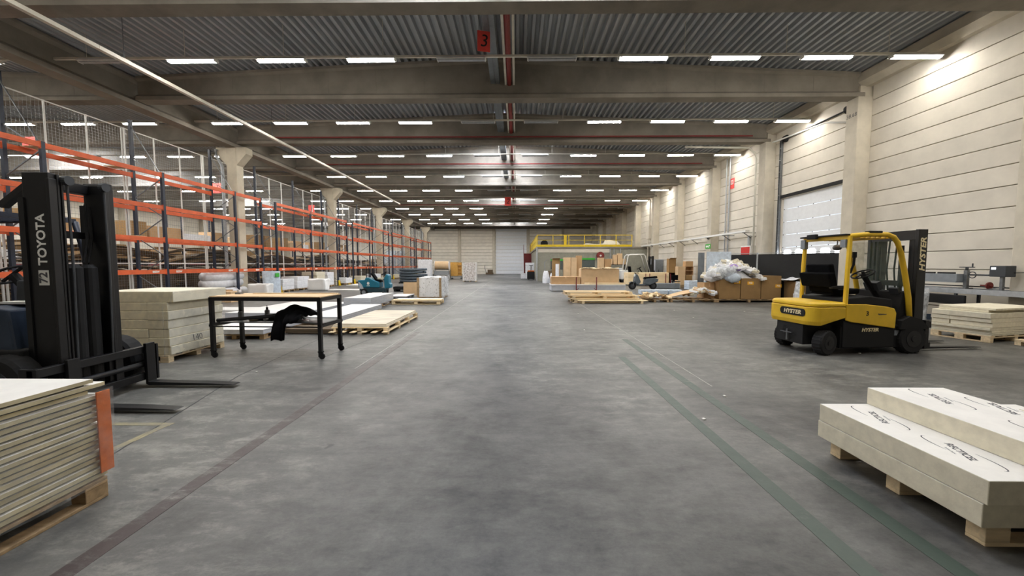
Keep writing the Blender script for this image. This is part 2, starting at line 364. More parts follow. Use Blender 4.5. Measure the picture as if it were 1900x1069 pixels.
# right wall: planks of precast concrete between pilasters, one bay with a sectional door
wall_right = tag(bpy.data.objects.new('wall_right', None), 'cream precast concrete plank wall with pilasters', 'wall', kind='structure'); COL.objects.link(wall_right)
MB().box(12.92, 13.1, Y0, 14.9, 0, 8.6).box(12.92, 13.1, 18.95, Y1, 0, 8.6).box(12.92, 13.1, 14.9, 18.95, 4.8, 8.6).build('core', M['pil'], wall_right)
PH = 0.545
def planks(parent, mats, along, fixed, a0, a1, zs, thick, name='wall_panel', gap=0.009):
    """one bevelled plank as data, then copies"""
    out = []
    L = a1 - a0
    key = (along, round(L, 2), thick, gap)
    if key not in planks.cache:
        b = MB()
        if along == 'y': b.box(0, thick, -L / 2, L / 2, gap, PH - gap)
        else: b.box(-L / 2, L / 2, 0, thick, gap, PH - gap)
        o = b.build(name, mats, None, bevel=0.014); planks.cache[key] = o; first = True
    else: o = planks.cache[key]; first = False
    for z in zs:
        loc = (fixed, (a0 + a1) / 2, z) if along == 'y' else ((a0 + a1) / 2, fixed, z)
        if first: o.location = loc; o.parent = parent; first = False
        else: o2 = inst(o, loc, parent)
    return out
planks.cache = {}
ZS = [-0.18 + PH * i for i in range(16)]
for k in range(2, 15):
    a, c = BEAMS[k] + 0.25, BEAMS[k + 1] - 0.25
    if abs(BEAMS[k] - 14.5) < 0.1:
        planks(wall_right, M['panel'], 'y', 12.7, a, c, [z for z in ZS if z > 4.7], 0.22)
        MB().box(12.72, 12.95, a, 15.02, 0, 4.72).box(12.72, 12.95, 18.78, c, 0, 4.72).build('wall_panel', M['panel'], wall_right)
    else: planks(wall_right, M['panel'], 'y', 12.7, a, c, ZS, 0.22)
pl = MB().box(12.2, 12.95, -0.25, 0.25, 0, 7.6).box(12.3, 12.95, -0.2, 0.2, 7.6, 8.0).build('pilaster', M['pil'], wall_right, bevel=0.02); pl.location.y = BEAMS[2]
for y in BEAMS[3:-1]: inst(pl, (0, y, 0), wall_right)
# far wall
wall_far = tag(bpy.data.objects.new('wall_far', None), 'cream plank wall closing the far end of the hall', 'wall', kind='structure'); COL.objects.link(wall_far)
MB().box(XLL, XR + 0.5, Y1 + 0.2, Y1 + 0.4, 0, 9.2).build('core', M['pil'], wall_far)
FX = [2.03 + 5.87 * i for i in range(-7, 3)]
for i in range(len(FX) - 1):
    planks(wall_far, M['farw'], 'x', Y1, FX[i] + 0.2, min(FX[i + 1] - 0.2, 13.2), ZS, 0.2, gap=0.022)
    MB().box(FX[i] - 0.22, FX[i] + 0.22, Y1 - 0.35, Y1 + 0.2, 0, 8.9).build('pilaster', M['pil'], wall_far)
# left far wall, seen between the racks
wall_left = tag(bpy.data.objects.new('wall_left', None), 'cream plank wall beyond the racks and the second hall', 'wall', kind='structure'); COL.objects.link(wall_left)
MB().box(XLL - 0.4, XLL - 0.2, Y0, Y1, 0, 8.6).build('core', M['pil'], wall_left)
for k in range(0, 14, 2):
    planks(wall_left, M['farw'], 'y', XLL - 0.22, BEAMS[k] + 0.2, BEAMS[min(k + 2, 15)] - 0.2, ZS[3:], 0.2)
    MB().box(XLL, XLL + 0.4, BEAMS[k] - 0.2, BEAMS[k] + 0.2, 0, 7.6).build('pilaster', M['pil'], wall_left)
wall_back = MB().box(XLL - 0.4, XR + 0.4, Y0 - 0.4, Y0 - 0.2, 0, 9).build('wall_back', M['farw']); tag(wall_back, 'plain cream wall behind the viewer', 'wall', kind='structure')
# free columns between the halls with corbels and a grey downpipe
for i, k in enumerate(range(3, 15, 2)):
    y = BEAMS[k - 3 + 2] if False else 9.4 + 10.2 * i
    if y > 62: break
    c = MB().box(XL - 0.25, XL + 0.25, y - 0.25, y + 0.25, 0, 7.42).build('column', M['colm'], bevel=0.02)
    tag(c, f'cream concrete column with corbels, {ORD[i]} along the rack row', 'column', 'columns between the two halls', 'structure')
    for s in (-1, 1):
        MB().prism([(XL + s * 0.25, 6.55), (XL + s * 0.25, 7.42), (XL + s * 0.75, 7.42), (XL + s * 0.75, 7.1)], 'y', y - 0.24, y + 0.24).build('corbel', M['colm'], c)
    MB().tube([(XL - 0.7, y - 0.3, 7.3), (XL - 0.7, y - 0.32, 7.0), (XL - 0.4, y - 0.34, 6.5), (XL - 0.38, y - 0.34, 6.0), (XL - 0.38, y - 0.34, 0)], 0.07, 8).build('downpipe', M['galv'], c)

# sectional door in the right wall with its tracks
door = thing('door_1', 'white sectional loading door with a row of bright oval windows', 'door', (12.8, 0, 0)); door['kind'] = 'structure'
for i in range(8):
    z0 = 0.02 + 0.6 * i; b = MB().box(0, 0.06, 15.0, 18.8, z0 + 0.009, z0 + 0.591)
    o = b.build('door_panel', M['doorp'], door, bevel=0.008)
    for j in range(5):
        MB().box(-0.012, 0, 15.09 + j * 0.9, 15.12 + j * 0.9, z0 - 0.025, z0 + 0.025).build('hinge', M['steel'], o)
    if i == 3:
        for j in range(5):
            yc = 15.42 + j * 0.74
            pts = [(yc + 0.24 * math.copysign(abs(math.cos(t)) ** 0.5, math.cos(t)), z0 + 0.3 + 0.17 * math.copysign(abs(math.sin(t)) ** 0.6, math.sin(t))) for t in [2 * math.pi * q / 20 for q in range(20)]]
            MB().prism(pts, 'x', -0.012, 0.03).build('window_pane', M['pane'], o)
MB().box(-0.14, 0.02, 14.9, 18.9, 4.76, 4.9).build('lintel_seal', M['blackm'], door)
for y in (14.92, 18.88):
    t = MB().box(-0.2, -0.1, y - 0.06, y - 0.04, 0, 7.5).box(-0.2, -0.1, y + 0.04, y + 0.06, 0, 7.5)
    for q in range(13): t.box(-0.19, -0.16, y - 0.05, y + 0.05, 0.5 + q * 0.55, 0.54 + q * 0.55)
    t.build('track', M['steel'], door)
MB().cyl((-0.15, 14.9, 7.5), (-0.15, 18.9, 7.5), 0.03, 10).cyl((-0.15, 15.1, 7.5), (-0.15, 15.25, 7.5), 0.15, 16).cyl((-0.15, 18.5, 7.5), (-0.15, 18.65, 7.5), 0.15, 16).build('spring_shaft', M['blackm'], door)
# far wall door (between two far pilasters)
d2 = thing('door_2', 'whitish sectional door in the far wall', 'door', (0, Y1 - 0.05, 0)); d2['kind'] = 'structure'
for i in range(13): MB().box(-3.5, 1.75, -0.04, 0.04, 0.02 + 0.6 * i, 0.58 + 0.6 * i).build('door_panel', M['doorp'], d2, bevel=0.01)

# ---------------------------------------------------------------- services under the roof
ROWS = [-3.4, 1.7, 6.8] + [11.9 + 5.1 * k for k in range(10)]
XJ = [-1.65 + 2.71 * j for j in range(-4, 5)] + [11.8]
XJL = [-16.4 - 2.71 * j for j in range(9)]
lp = thing('ceiling_light', 'x', 'light')
MB().prism([(-0.09, 0.06), (-0.11, 0.0), (0.11, 0.0), (0.09, 0.06)], 'x', -0.74, 0.74).box(-0.72, -0.7, -0.075, 0.075, -0.04, 0.002).box(0.7, 0.72, -0.075, 0.075, -0.04, 0.002).build('housing', M['white'], lp)
df = MB().prism([(-0.07, 0.0), (-0.055, -0.035), (0.055, -0.035), (0.07, 0.0)], 'x', -0.7, 0.7); df.mi[0] = df.mi[1] = 1; df.build('diffuser', [M['tube'], M['white']], lp)
lo = dup(lp); lo.name = 'ceiling_light'
for ch in lo.children:
    if ch.name.startswith('diffuser'): ch.data = ch.data.copy(); ch.data.materials.clear(); ch.data.materials.append(M['galv']); ch.data.materials.append(M['white'])
OFF = {5: (0, 1, 3), 6: (0, 1, 3, 4, 5), 7: (0, 1, 3, 4, 5), 8: (0, 1, 3, 4, 5), 9: (0, 1, 3, 4, 5)}
used = {'a': 0, 'b': 0}
for ri, y in enumerate(ROWS):
    vis = ri - 3
    rowname = f'{ORD[vis]} row into the hall' if vis >= 0 else f'{ORD[-vis - 1]} row behind the viewer'
    tr = MB().box(-14, 12.5, -0.03, 0.03, 7.79, 7.85)
    for x in range(-13, 13, 3): tr.cyl((x, 0, 7.85), (x, 0, roof_z(x)), 0.008, 5)
    o = tr.build('light_trunking', M['offwhite']); o.location.y = y; tag(o, f'slim white conduit carrying the {rowname} of strip lights', 'conduit', 'light conduits')
    for j, x in enumerate(XJ):
        if vis < -2: break
        jj = j - 4
        off = (jj in (0, 1) and vis < 7) or (vis in OFF and jj in OFF[vis]) or (vis == 0 and jj == -4)
        s, key = (lo, 'b') if off else (lp, 'a')
        lab = f"{'unlit' if off else 'lit'} strip light, {ORD[9 - j]} from the right wall in the {rowname}"
        if used[key]: c = dup(s, (x, y, 7.73), label=lab, group='strip lights of the main hall')
        else: c = s; c.location = (x, y, 7.73); c['label'] = lab; c['group'] = 'strip lights of the main hall'; used[key] = 1
    if vis < -1: continue
    tr = MB().box(XLL + 1, -15, -0.03, 0.03, 7.79, 7.85).build('light_trunking', M['offwhite']); tr.location.y = y; tag(tr, f'slim white conduit over the second hall, {rowname}', 'conduit', 'light conduits')
    rn2 = rowname.replace(" the", "")
    for j, x in enumerate(XJL):
        if (j * 3 + vis) % 4 == 3 and vis > 2: continue
        dup(lp, (x, y, 7.73), label=f'lit strip light past the racks, {ORD[j]} from the columns, {rn2}', group='strip lights of the second hall')
def long_thing(name, label, cat, b, m, **k): return tag(b.build(name, m), label, cat, **k)
ct = thing('cable_duct', 'grey sheet metal duct running along the ridge', 'duct')
for i in range(24): MB().box(-0.93, -0.6, -5 + i * 2.9, -5 + (i + 1) * 2.9 - 0.01, 8.15, 8.37).build('duct_length', M['tray'], ct, bevel=0.01)
MB().box(-0.78, -0.75, -5, 64.6, 8.142, 8.15).build('seam', M['steel'], ct)
pt = thing('sprinkler_main', 'dark red pipe between two white rails along the ridge', 'pipe')
MB().cyl((-0.26, -5, 8.15), (-0.26, 64.6, 8.15), 0.085, 12).build('pipe', M['red'], pt)
MB().box(-0.42, -0.35, -5, 64.6, 8.1, 8.22).box(-0.13, -0.06, -5, 64.6, 8.1, 8.22).build('rail', M['offwhite'], pt)
rc = thing('cable_tray', 'long straight off-white conduit slung under the beams', 'tray')
for i in range(11): MB().box(-11.12, -11.0, 0.5 + i * 3.3, 0.5 + (i + 1) * 3.3 - 0.012, 7.28, 7.38).build('tray_length', M['offwhite'], rc)
for i in range(11): MB().cyl((-11.06, 1.2 + i * 3.3, 7.38), (-11.06, 1.2 + i * 3.3, roof_z(-11)), 0.01, 5).build('hanger', M['steel'], rc)
# numbered red signs
def hung_sign(n, x, y, z, w, h, rz, lab):
    t = thing('bay_sign', lab, 'sign', (x, y, z), rz)
    MB().box(-w / 2, w / 2, -0.004, 0.004, -h / 2, h / 2).build('plate', M['sred'], t)
    MB().box(-w * 0.4, -w * 0.4 + 0.015, -0.005, 0.005, h / 2, (8.9 if x > XL else 8.8) - z).box(w * 0.4 - 0.015, w * 0.4, -0.005, 0.005, h / 2, (8.9 if x > XL else 8.8) - z).build('hanger', M['steel'], t)
    text(n, h * 0.85, M['ink'], t, (0, -0.006, 0), (R(90), 0, 0), 'numeral', shear=0.15)
hung_sign('3', -0.92, 11.2, 7.86, 0.36, 0.56, R(14), 'red sign with a black 3 on the ridge duct')
hung_sign('2', -0.76, 34.72, 7.22, 0.55, 0.75, 0, 'small red sign with a black 2 far down the ridge')
for i, (x, y) in enumerate(((-22.4, 17.8), (-21.6, 27.9), (-20.2, 38.1))):
    hung_sign('1', x, y, 7.1, 0.6, 0.7, 0, f'pale red hanging sign above the second hall, {ORD[i]} from the viewer')
# sprinkler branch pipes crossing under some beams
for i, (y, z) in enumerate(((19.9, 7.86), (25.0, 7.86), (40.3, 7.7))):
    long_thing('branch_pipe', f'red branch pipe along the {ORD[i]} piped beam', 'pipe', MB().cyl((-12, y - 0.62, z), (11.5, y - 0.62, z), 0.035, 8), M['red'], group='red branch pipes')
# ---------------------------------------------------------------- pallet racking along the left side
XF, XB = -13.6, -14.72
LEV = [1.32, 2.55, 3.78, 5.02]
post_f = MB().box(-0.045, 0.045, -0.05, 0.05, 0, 5.12); post_b = MB().box(-0.045, 0.045, -0.05, 0.05, 0, 7.1)
for q in range(25):
    for sgn in (-1, 1): post_f.box(0.045, 0.047, sgn * 0.028 - 0.008, sgn * 0.028 + 0.008, 0.25 + q * 0.195, 0.30 + q * 0.195)
proto_uf = post_f.build('upright', M['navy']); proto_ub = post_b.build('upright', M['navy'])
bl = {}
def beam_proto(L):
    if L not in bl:
        b = MB().box(-0.03, 0.03, 0.05, L - 0.05, -0.075, 0.075)
        for y in (0.05, L - 0.055): b.box(-0.045, 0.045, y, y + 0.005 , -0.11, 0.11)
        b.box(0.03, 0.034, 0.06, L - 0.06, -0.02, 0.02)
        bl[L] = b.build('load_beam', M['orange'])
    return bl[L]
used_p = set()
def place(o, loc, parent):
    if o.name in used_p: return inst(o, loc, parent)
    used_p.add(o.name); o.location = loc; o.parent = parent; return o
stick = text('BSSW', 0.11, M['lett'], None, (0, 0, 0), (R(90), 0, R(90)), 'sticker', bold=0.004); used_stick = False
RUNS = [([3.7, 7.4, 11.1, 14.85, 18.65], 20.55), ([21.8, 25.5, 29.2], 30.9), ([32.0, 35.7, 39.4], 41.1), ([42.2, 45.9, 49.6], 51.3), ([52.4, 56.1, 59.8], 61.4)]
for ri, (fr, end) in enumerate(RUNS):
    t = thing('pallet_rack', f'blue and orange pallet rack, {ORD[ri]} run along the hall from the viewer', 'rack', (0, 0, 0), 0, 'pallet racks')
    ys = fr + [end]
    for i, y in enumerate(ys):
        place(proto_uf, (XF, y, 0), t); place(proto_ub, (XB, y, 0), t)
        b = MB(); z = 0.4; s = 1
        while z < 5.0:
            p, q = ((XF, y, z), (XB, y, z + 0.75)) if s > 0 else ((XB, y, z), (XF, y, z + 0.75))
            b.bar(p, q, 0.03, 0.03); z += 0.75; s = -s
        b.bar((XF, y, 0.3), (XB, y, 0.3), 0.03, 0.03); b.bar((XF, y, 4.95), (XB, y, 6.9), 0.025, 0.025)
        b.build('brace', M['steel'], t)
        MB().box(XF - 0.08, XF + 0.08, y - 0.09, y + 0.09, 0, 0.012).build('foot_plate', M['steel'], t)
        if ri >= 1:
            MB().box(XF + 0.07, XF + 0.19, y - 0.13, y + 0.13, 0, 0.02).box(XF + 0.07, XF + 0.085, y - 0.1, y + 0.1, 0.02, 0.4).prism([(XF + 0.085, 0.02), (XF + 0.16, 0.02), (XF + 0.1, 0.4), (XF + 0.085, 0.4)], 'y', y - 0.13, y - 0.11).prism([(XF + 0.085, 0.02), (XF + 0.16, 0.02), (XF + 0.1, 0.4), (XF + 0.085, 0.4)], 'y', y + 0.11, y + 0.13).build('post_guard', M['ryellow'], t)
    for i in range(len(ys) - 1):
        L = round(ys[i + 1] - ys[i], 3)
        for li, z in enumerate(LEV):
            if L > 3: place(beam_proto(L), (XB, ys[i], z), t)
            place(beam_proto(L), (XF, ys[i], z), t)
            if li == 0:
                for yy in (ys[i] + 0.5, ys[i + 1] - 0.5):
                    if used_stick: inst(stick, (XF + 0.036, yy, z), t)
                    else: stick.location = (XF + 0.036, yy, z); stick.parent = t; used_stick = True
            if L > 3 and li in (1, 3):
                bd = MB()
                for q in range(3): bd.box(XB + 0.05, XF - 0.05, ys[i] + 0.35 + q * 1.15, ys[i] + 0.75 + q * 1.15, z + 0.076, z + 0.1)
                if (i + ri) % 2 == 0: bd.build('support_board', M['wood'], t)
# white mesh safety fence on the back of the racks
mp = MB()
Lm = 3.66; Z0, Z1 = 0.1, 6.75
for i in range(int(Lm / 0.1)): mp.box(-0.0015, 0.0015, i * 0.1, i * 0.1 + 0.003, Z0, Z1)
for i in range(int((Z1 - Z0) / 0.1)): mp.box(-0.0015, 0.0015, 0, Lm, Z0 + i * 0.1, Z0 + i * 0.1 + 0.003)
mesh = mp.build('wire_mesh', M['galv'])
fp = MB()
for q in range(4): fp.box(-0.02, 0.02, q * 1.2, q * 1.2 + 0.04, 0, 6.8)
for z in (0.1, 1.63, 3.95, 6.76): fp.box(-0.015, 0.015, 0, Lm, z, z + 0.035)
frame = fp.build('fence_frame', M['white'])
k = 0; y = 3.7
while y < 60:
    t = thing('mesh_fence', f'white framed wire mesh fence panel behind the racks, {ORD[k]} from the viewer', 'fence', (-14.95, y, 0), 0, 'mesh fence panels behind the racks')
    place(frame, (0, 0, 0), t); place(mesh, (0, 0, 0), t)
    y += 3.7; k += 1

# ---------------------------------------------------------------- what stands behind the racks in the second hall
def board_heap(x, y, lx, ly, h, n, lab, m1, m2, seed):
    rr = random.Random(seed)
    t = thing('board_heap', lab, 'heap', (x, y, 0))
    pr = [MB().box(-a / 2, a / 2, -b / 2, b / 2, 0, c) for a, b, c in ((0.3, ly * 0.95, 0.03), (0.5, ly * 0.8, 0.02), (0.22, ly, 0.05))]
    # three sagging sheets
    for w, L in ((0.8, ly), (1.1, ly * 0.8), (0.6, ly * 0.9)):
        pr.append(MB().grid(lambda u, v: ((u - 0.5) * w, (v - 0.5) * L, 0.35 * (1 - (2 * v - 1) ** 2) * 0.8 + 0.05 * math.sin(7 * u)), 3, 10))
    meshes = [p.build('board', m1 if i % 2 else m2, t, thick=0.025 if i > 2 else 0) for i, p in enumerate(pr)]
    for i in range(n):
        f = i / n; sx = lx * (1 - 0.45 * f)
        loc = (rr.uniform(-sx / 2, sx / 2), rr.uniform(-0.25, 0.25) * ly * 0.3, 0.04 + h * f)
        rot = (rr.uniform(-0.06, 0.06), rr.uniform(-0.2, 0.2), rr.uniform(-0.16, 0.16))
        if i < len(meshes): o = meshes[i]; o.location = loc; o.rotation_euler = rot
        else: inst(meshes[rr.randrange(len(meshes))], loc, t, rot)
    MB().box(-lx * 0.46, lx * 0.46, -ly * 0.44, ly * 0.44, 0, h * 0.55).build('board_stack', m2, t)
    return t
HP = [(-17.2, 10.0, 3.0, 5.5, 1.9), (-17.4, 15.6, 3.2, 5.0, 2.2), (-17.3, 21.0, 3.0, 5.0, 2.3), (-17.2, 26.5, 3.0, 5.2, 2.0), (-17.2, 32.4, 3.0, 5.4, 2.2), (-17.4, 38.8, 3.0, 5.6, 1.9), (-17.2, 45.0, 3.0, 5.0, 2.0)]
for i, (x, y, lx, ly, h) in enumerate(HP):
    board_heap(x, y, lx, ly, h, 34, f'loose brown heap of boards and slats behind the mesh fence, {ORD[i]} from the viewer', M['brown'], M['brownd'], 50 + i)
# back rack of the second hall with cartons on it
t = thing('carton_rack', 'dark red back rack loaded with cartons in the second hall', 'rack', (-23.5, 0, 0))
for i in range(13):
    y = 8 + i * 3.8
    MB().box(-0.05, 0.05, y - 0.05, y + 0.05, 0, 5.4).box(-1.15, -1.05, y - 0.05, y + 0.05, 0, 5.4).build('upright', M['navy'], t)
    for z in (1.6, 3.1):
        if i < 12: MB().box(-0.03, 0.03, y + 0.05, y + 3.75, z - 0.07, z + 0.07).build('load_beam', M['stair'], t); MB().box(-1.1, 0.0, y + 0.05, y + 3.75, z + 0.07, z + 0.1).build('shelf_board', M['woodx'], t)
rr = random.Random(3); cp = [MB().box(-0.5, 0.5, -w / 2, w / 2, 0, h).build('carton', m, bevel=0.01) for w, h, m in ((1.1, 0.9, M['card']), (0.8, 0.7, M['cardl']), (1.0, 1.1, M['cardb']), (1.2, 0.6, M['plasw']))]
n = 0
for i in range(12):
    for z in (0.0, 1.7, 3.2):
        for q in range(3):
            if rr.random() < 0.22: continue
            n += 1; kk = rr.randrange(4); o = place(cp[kk], (-24.05, 8.75 + i * 3.8 + q * 1.22, z), None)
            tag(o, f"{['tan', 'light tan', 'dark brown', 'white wrapped'][kk]} carton in the back rack, {'floor level' if z == 0 else 'lower shelf' if z < 2 else 'upper shelf'}, {ORD[i]} bay, {ORD[q]} place", 'carton', 'cartons on the back rack')
# wrapped pallets further down the second hall
for i, (x, y, h) in enumerate(((-16.5, 48.8, 2.6), (-16.4, 51.2, 3.4), (-16.5, 54.0, 3.2), (-16.4, 57.0, 3.6), (-16.5, 59.8, 3.0))):
    t = thing('wrapped_pallet', f'tall pale plastic wrapped load behind the far racks, {ORD[i]} of five', 'pallet load', (x, y, 0), 0, 'wrapped loads behind the far racks')
    MB().box(-0.6, 0.6, -1.1, 1.1, 0.14, h).build('load', M['plasb'], t, bevel=0.05); MB().box(-0.6, 0.6, -1.1, 1.1, 0, 0.03).box(-0.6, -0.5, -1.1, 1.1, 0.03, 0.14).box(0.5, 0.6, -1.1, 1.1, 0.03, 0.14).build('pallet_base', M['woodx'], t)
# ---------------------------------------------------------------- pallets, board stacks and cartons
def pallet(x0, x1, y0, y1, lab, m='wood', h=0.144, along='x', z=0.0, nb=5, group=None, rz=0):
    """timber pallet: deck boards along one axis on stringers, blocks and bottom boards, each a part"""
    t = thing('pallet', lab, 'pallet', ((x0 + x1) / 2, (y0 + y1) / 2, z), rz, group)
    lx, ly = x1 - x0, y1 - y0
    if along == 'y': lx, ly = ly, lx
    def B(n, cx, cy, dx, dy, za, zb):
        b = MB()
        if along == 'x': b.box(cx - dx / 2, cx + dx / 2, cy - dy / 2, cy + dy / 2, za, zb)
        else: b.box(cy - dy / 2, cy + dy / 2, cx - dx / 2, cx + dx / 2, za, zb)
        return b.build(n, M[m], t, bevel=0.004)
    w = min(0.14, ly / nb * 0.75); w = max(w, 0.1)
    for i in range(nb): B('deck_board', 0, -ly / 2 + w / 2 + (ly - w) * i / (nb - 1), lx, w, h - 0.022, h)
    for i in range(3): B('stringer', -lx / 2 + 0.07 + (lx - 0.14) * i / 2, 0, 0.14, ly, h - 0.044, h - 0.022)
    for j in range(3):
        cy = -ly / 2 + 0.05 + (ly - 0.1) * j / 2
        B('bottom_board', 0, cy, lx, 0.1, 0, 0.022)
        for i in range(3): B('block', -lx / 2 + 0.07 + (lx - 0.14) * i / 2, cy, 0.14, 0.1, 0.022, h - 0.044)
    return t
def slab(name, x0, x1, y0, y1, z0, z1, mats, lab, cat, group=None, bevel=0.004, rz=0):
    """one board or block; second material on the broad faces"""
    b = MB(); b.box(x0 - (x0 + x1) / 2, (x1 - x0) / 2, y0 - (y0 + y1) / 2, (y1 - y0) / 2, 0, z1 - z0)
    b.mi = [1, 1, 0, 0, 0, 0] if len(mats) > 1 else [0] * 6
    o = b.build(name, mats, None, bevel=bevel); o.location = ((x0 + x1) / 2, (y0 + y1) / 2, z0); o.rotation_euler = (0, 0, rz)
    return tag(o, lab, cat, group)
def carton(x0, x1, y0, y1, z0, z1, m, lab, cat='carton', group=None, rz=0, open_top=False, tape=True, label=None):
    t = thing('carton', lab, cat, ((x0 + x1) / 2, (y0 + y1) / 2, z0), rz, group); dx, dy, h = (x1 - x0) / 2, (y1 - y0) / 2, z1 - z0
    if open_top:
        MB().box(-dx, dx, -dy, -dy + 0.012, 0, h).box(-dx, dx, dy - 0.012, dy, 0, h).box(-dx, -dx + 0.012, -dy, dy, 0, h).box(dx - 0.012, dx, -dy, dy, 0, h).box(-dx, dx, -dy, dy, 0, 0.012).build('body', M[m], t)
        MB().rbox((0, -dy - 0.06, h - 0.01), (dx * 1.9, 0.2, 0.006), (R(-35), 0, 0)).build('flap', M[m], t)
    else:
        MB().box(-dx, dx, -dy, dy, 0, h).build('body', M[m], t, bevel=0.01)
        MB().box(-dx + 0.01, -0.003, -dy, dy, h, h + 0.005).build('flap', M[m], t); MB().box(0.003, dx - 0.01, -dy, dy, h, h + 0.005).build('flap', M[m], t)
        if tape: MB().box(-0.03, 0.03, -dy - 0.001, dy + 0.001, h + 0.005, h + 0.007).box(-0.03, 0.03, -dy - 0.002, -dy, h * 0.8, h + 0.006).build('tape', M['cardl'], t)
    return t

# --- shrink wrapped board stack, near left
pallet(-4.02, -2.83, 0.05, 2.55, 'aged timber pallet under the shrink wrapped board stack by the red line', 'woodx', along='y', nb=6)
rr = random.Random(11); NBD = 18; z = 0.144
for i in range(NBD):
    top = NBD - i; th = 0.0385
    jx, jy = rr.uniform(-0.012, 0.012), rr.uniform(-0.02, 0.02)
    if i == NBD - 1: jy = -0.05
    if i == NBD - 2: jy = 0.02
    if i == NBD - 3: jy = -0.06; jx = -0.03
    x1, y1 = -2.83 + jx, 2.55 + jy
    b = MB().box(-4.02 - x1, -0.03, 0.05 - y1, -0.03, 0, th - 0.002, 1).box(-4.02 - x1, 0, 0.05 - y1, 0, 0.014, th - 0.0005, 0)  # recessed core coloured dark grey, gap shadow between boards put into the colour
    b.box(-4.02 - x1 + 0.002, -0.001, 0.06 - y1, -0.001, th - 0.0005, th, 2)
    o = b.build('insulation_board', [M['foamdk'], M['inkgap'], M['face']]); o.location = (x1, y1, z); z += th
    tag(o, f"cream insulation board {'on top' if top == 1 else ORD[top - 1] + ' from the top'} of the shrink wrapped stack", 'board', 'boards of the shrink wrapped stack')
for q in range(2):
    o = MB().box(0, 0.9, 0, 1.75 - 0.06 * q, 0, 0.03, 0).box(0.004, 0.896, 0.004, 1.74 - 0.06 * q, 0.03, 0.0305, 1).build('insulation_board', [M['foamdk'], M['face']])
    o.location = (-3.76 - 0.02 * q, 0.05, z + 0.0307 * q); tag(o, ['lower', 'upper'][q] + ' of two loose boards lying on the shrink wrapped stack', 'board')
o = MB().box(-2.812, -2.803, 2.49, 2.575, 0.19, 0.745).build('corner_board', M['orangeb'], bevel=0.002); tag(o, 'upright orange board strapped to the corner of the shrink wrapped stack', 'board')
fm = MB()
fm.grid(lambda u, v: (-2.797 + 0.004 * math.sin(31 * u + 9 * v), 0.02 + 2.57 * u, 0.13 + 0.63 * v + 0.006 * math.sin(13 * u)), 30, 8)
fm.grid(lambda u, v: (-4.04 + 1.243 * u, 2.59 + 0.004 * math.sin(23 * u), 0.13 + 0.63 * v), 14, 8)
fm.grid(lambda u, v: (-4.04 + 1.0 * u, 1.25 + 1.0 * v, 0.845 + 0.006 * math.sin(17 * u + 11 * v)), 12, 12)
for yy in (0.75, 1.42): fm.grid(lambda u, v: (-2.793, yy + 0.035 * u + 0.01 * v, 0.13 + 0.66 * v), 2, 6)
tag(fm.build('stretch_film', M['film'], smooth=True), 'clear stretch film wrapped round the near board stack', 'film')

# --- cream block stack marked 140
pallet(-6.88, -5.66, 6.12, 7.32, 'timber pallet under the cream block stack marked 140', 'wood', h=0.125, along='x')
LZ = [0.125, 0.265, 0.405, 0.55, 0.70, 0.845, 0.985, 1.165]
for i in range(7):
    lay = ORD[6 - i]; top = i == 6
    cuts = [(-6.86, -5.56)] if top else [(-6.88, -5.985), (-5.98, -5.645 + rr.uniform(-0.01, 0.015))]
    if i == 3: cuts = [(-6.88, -6.3), (-6.295, -5.65)]
    for j, (a, c) in enumerate(cuts):
        lab = f"cream foam block, {'topmost layer' if top else lay + ' layer from the top'}{'' if top else (', aisle side' if j else ', rack side')}, stack marked 140"
        o = slab('foam_block', a, c,  6.14 + rr.uniform(-0.015, 0.01), 7.29, LZ[i] + 0.001, LZ[i + 1] - 0.001, [M['foamy'], M['facey']], lab, 'block', 'blocks of the stack marked 140', 0.01); o.data.polygons.foreach_set('material_index', [0, 1 if top else 0, 0, 0, 1, 1])
        if i == 1 and j == 1: text('140', 0.15, M['ink'], o, ((c - a) / 2 + 0.001, -0.03, 0.06), (R(90), 0, R(90)), 'handwritten_number', shear=-0.1, bold=-0.003)
fm = MB()
fm.grid(lambda u, v: (-5.545 - 0.08 * min(1, (1 - v) * 4) + 0.008 * math.sin(20 * u + 9 * v), 6.11 + 1.21 * u, 0.1 + 1.07 * v), 16, 14)
fm.grid(lambda u, v: (-6.9 + 1.35 * u - (0.09 * min(1, (1 - v) * 4) if u > 0.9 else 0), 6.11 + 0.006 * math.sin(25 * u + 7 * v), 0.1 + 1.07 * v), 18, 14)
tag(fm.build('stretch_film', M['film'], smooth=True), 'clear stretch film round the cream block stack marked 140', 'film')

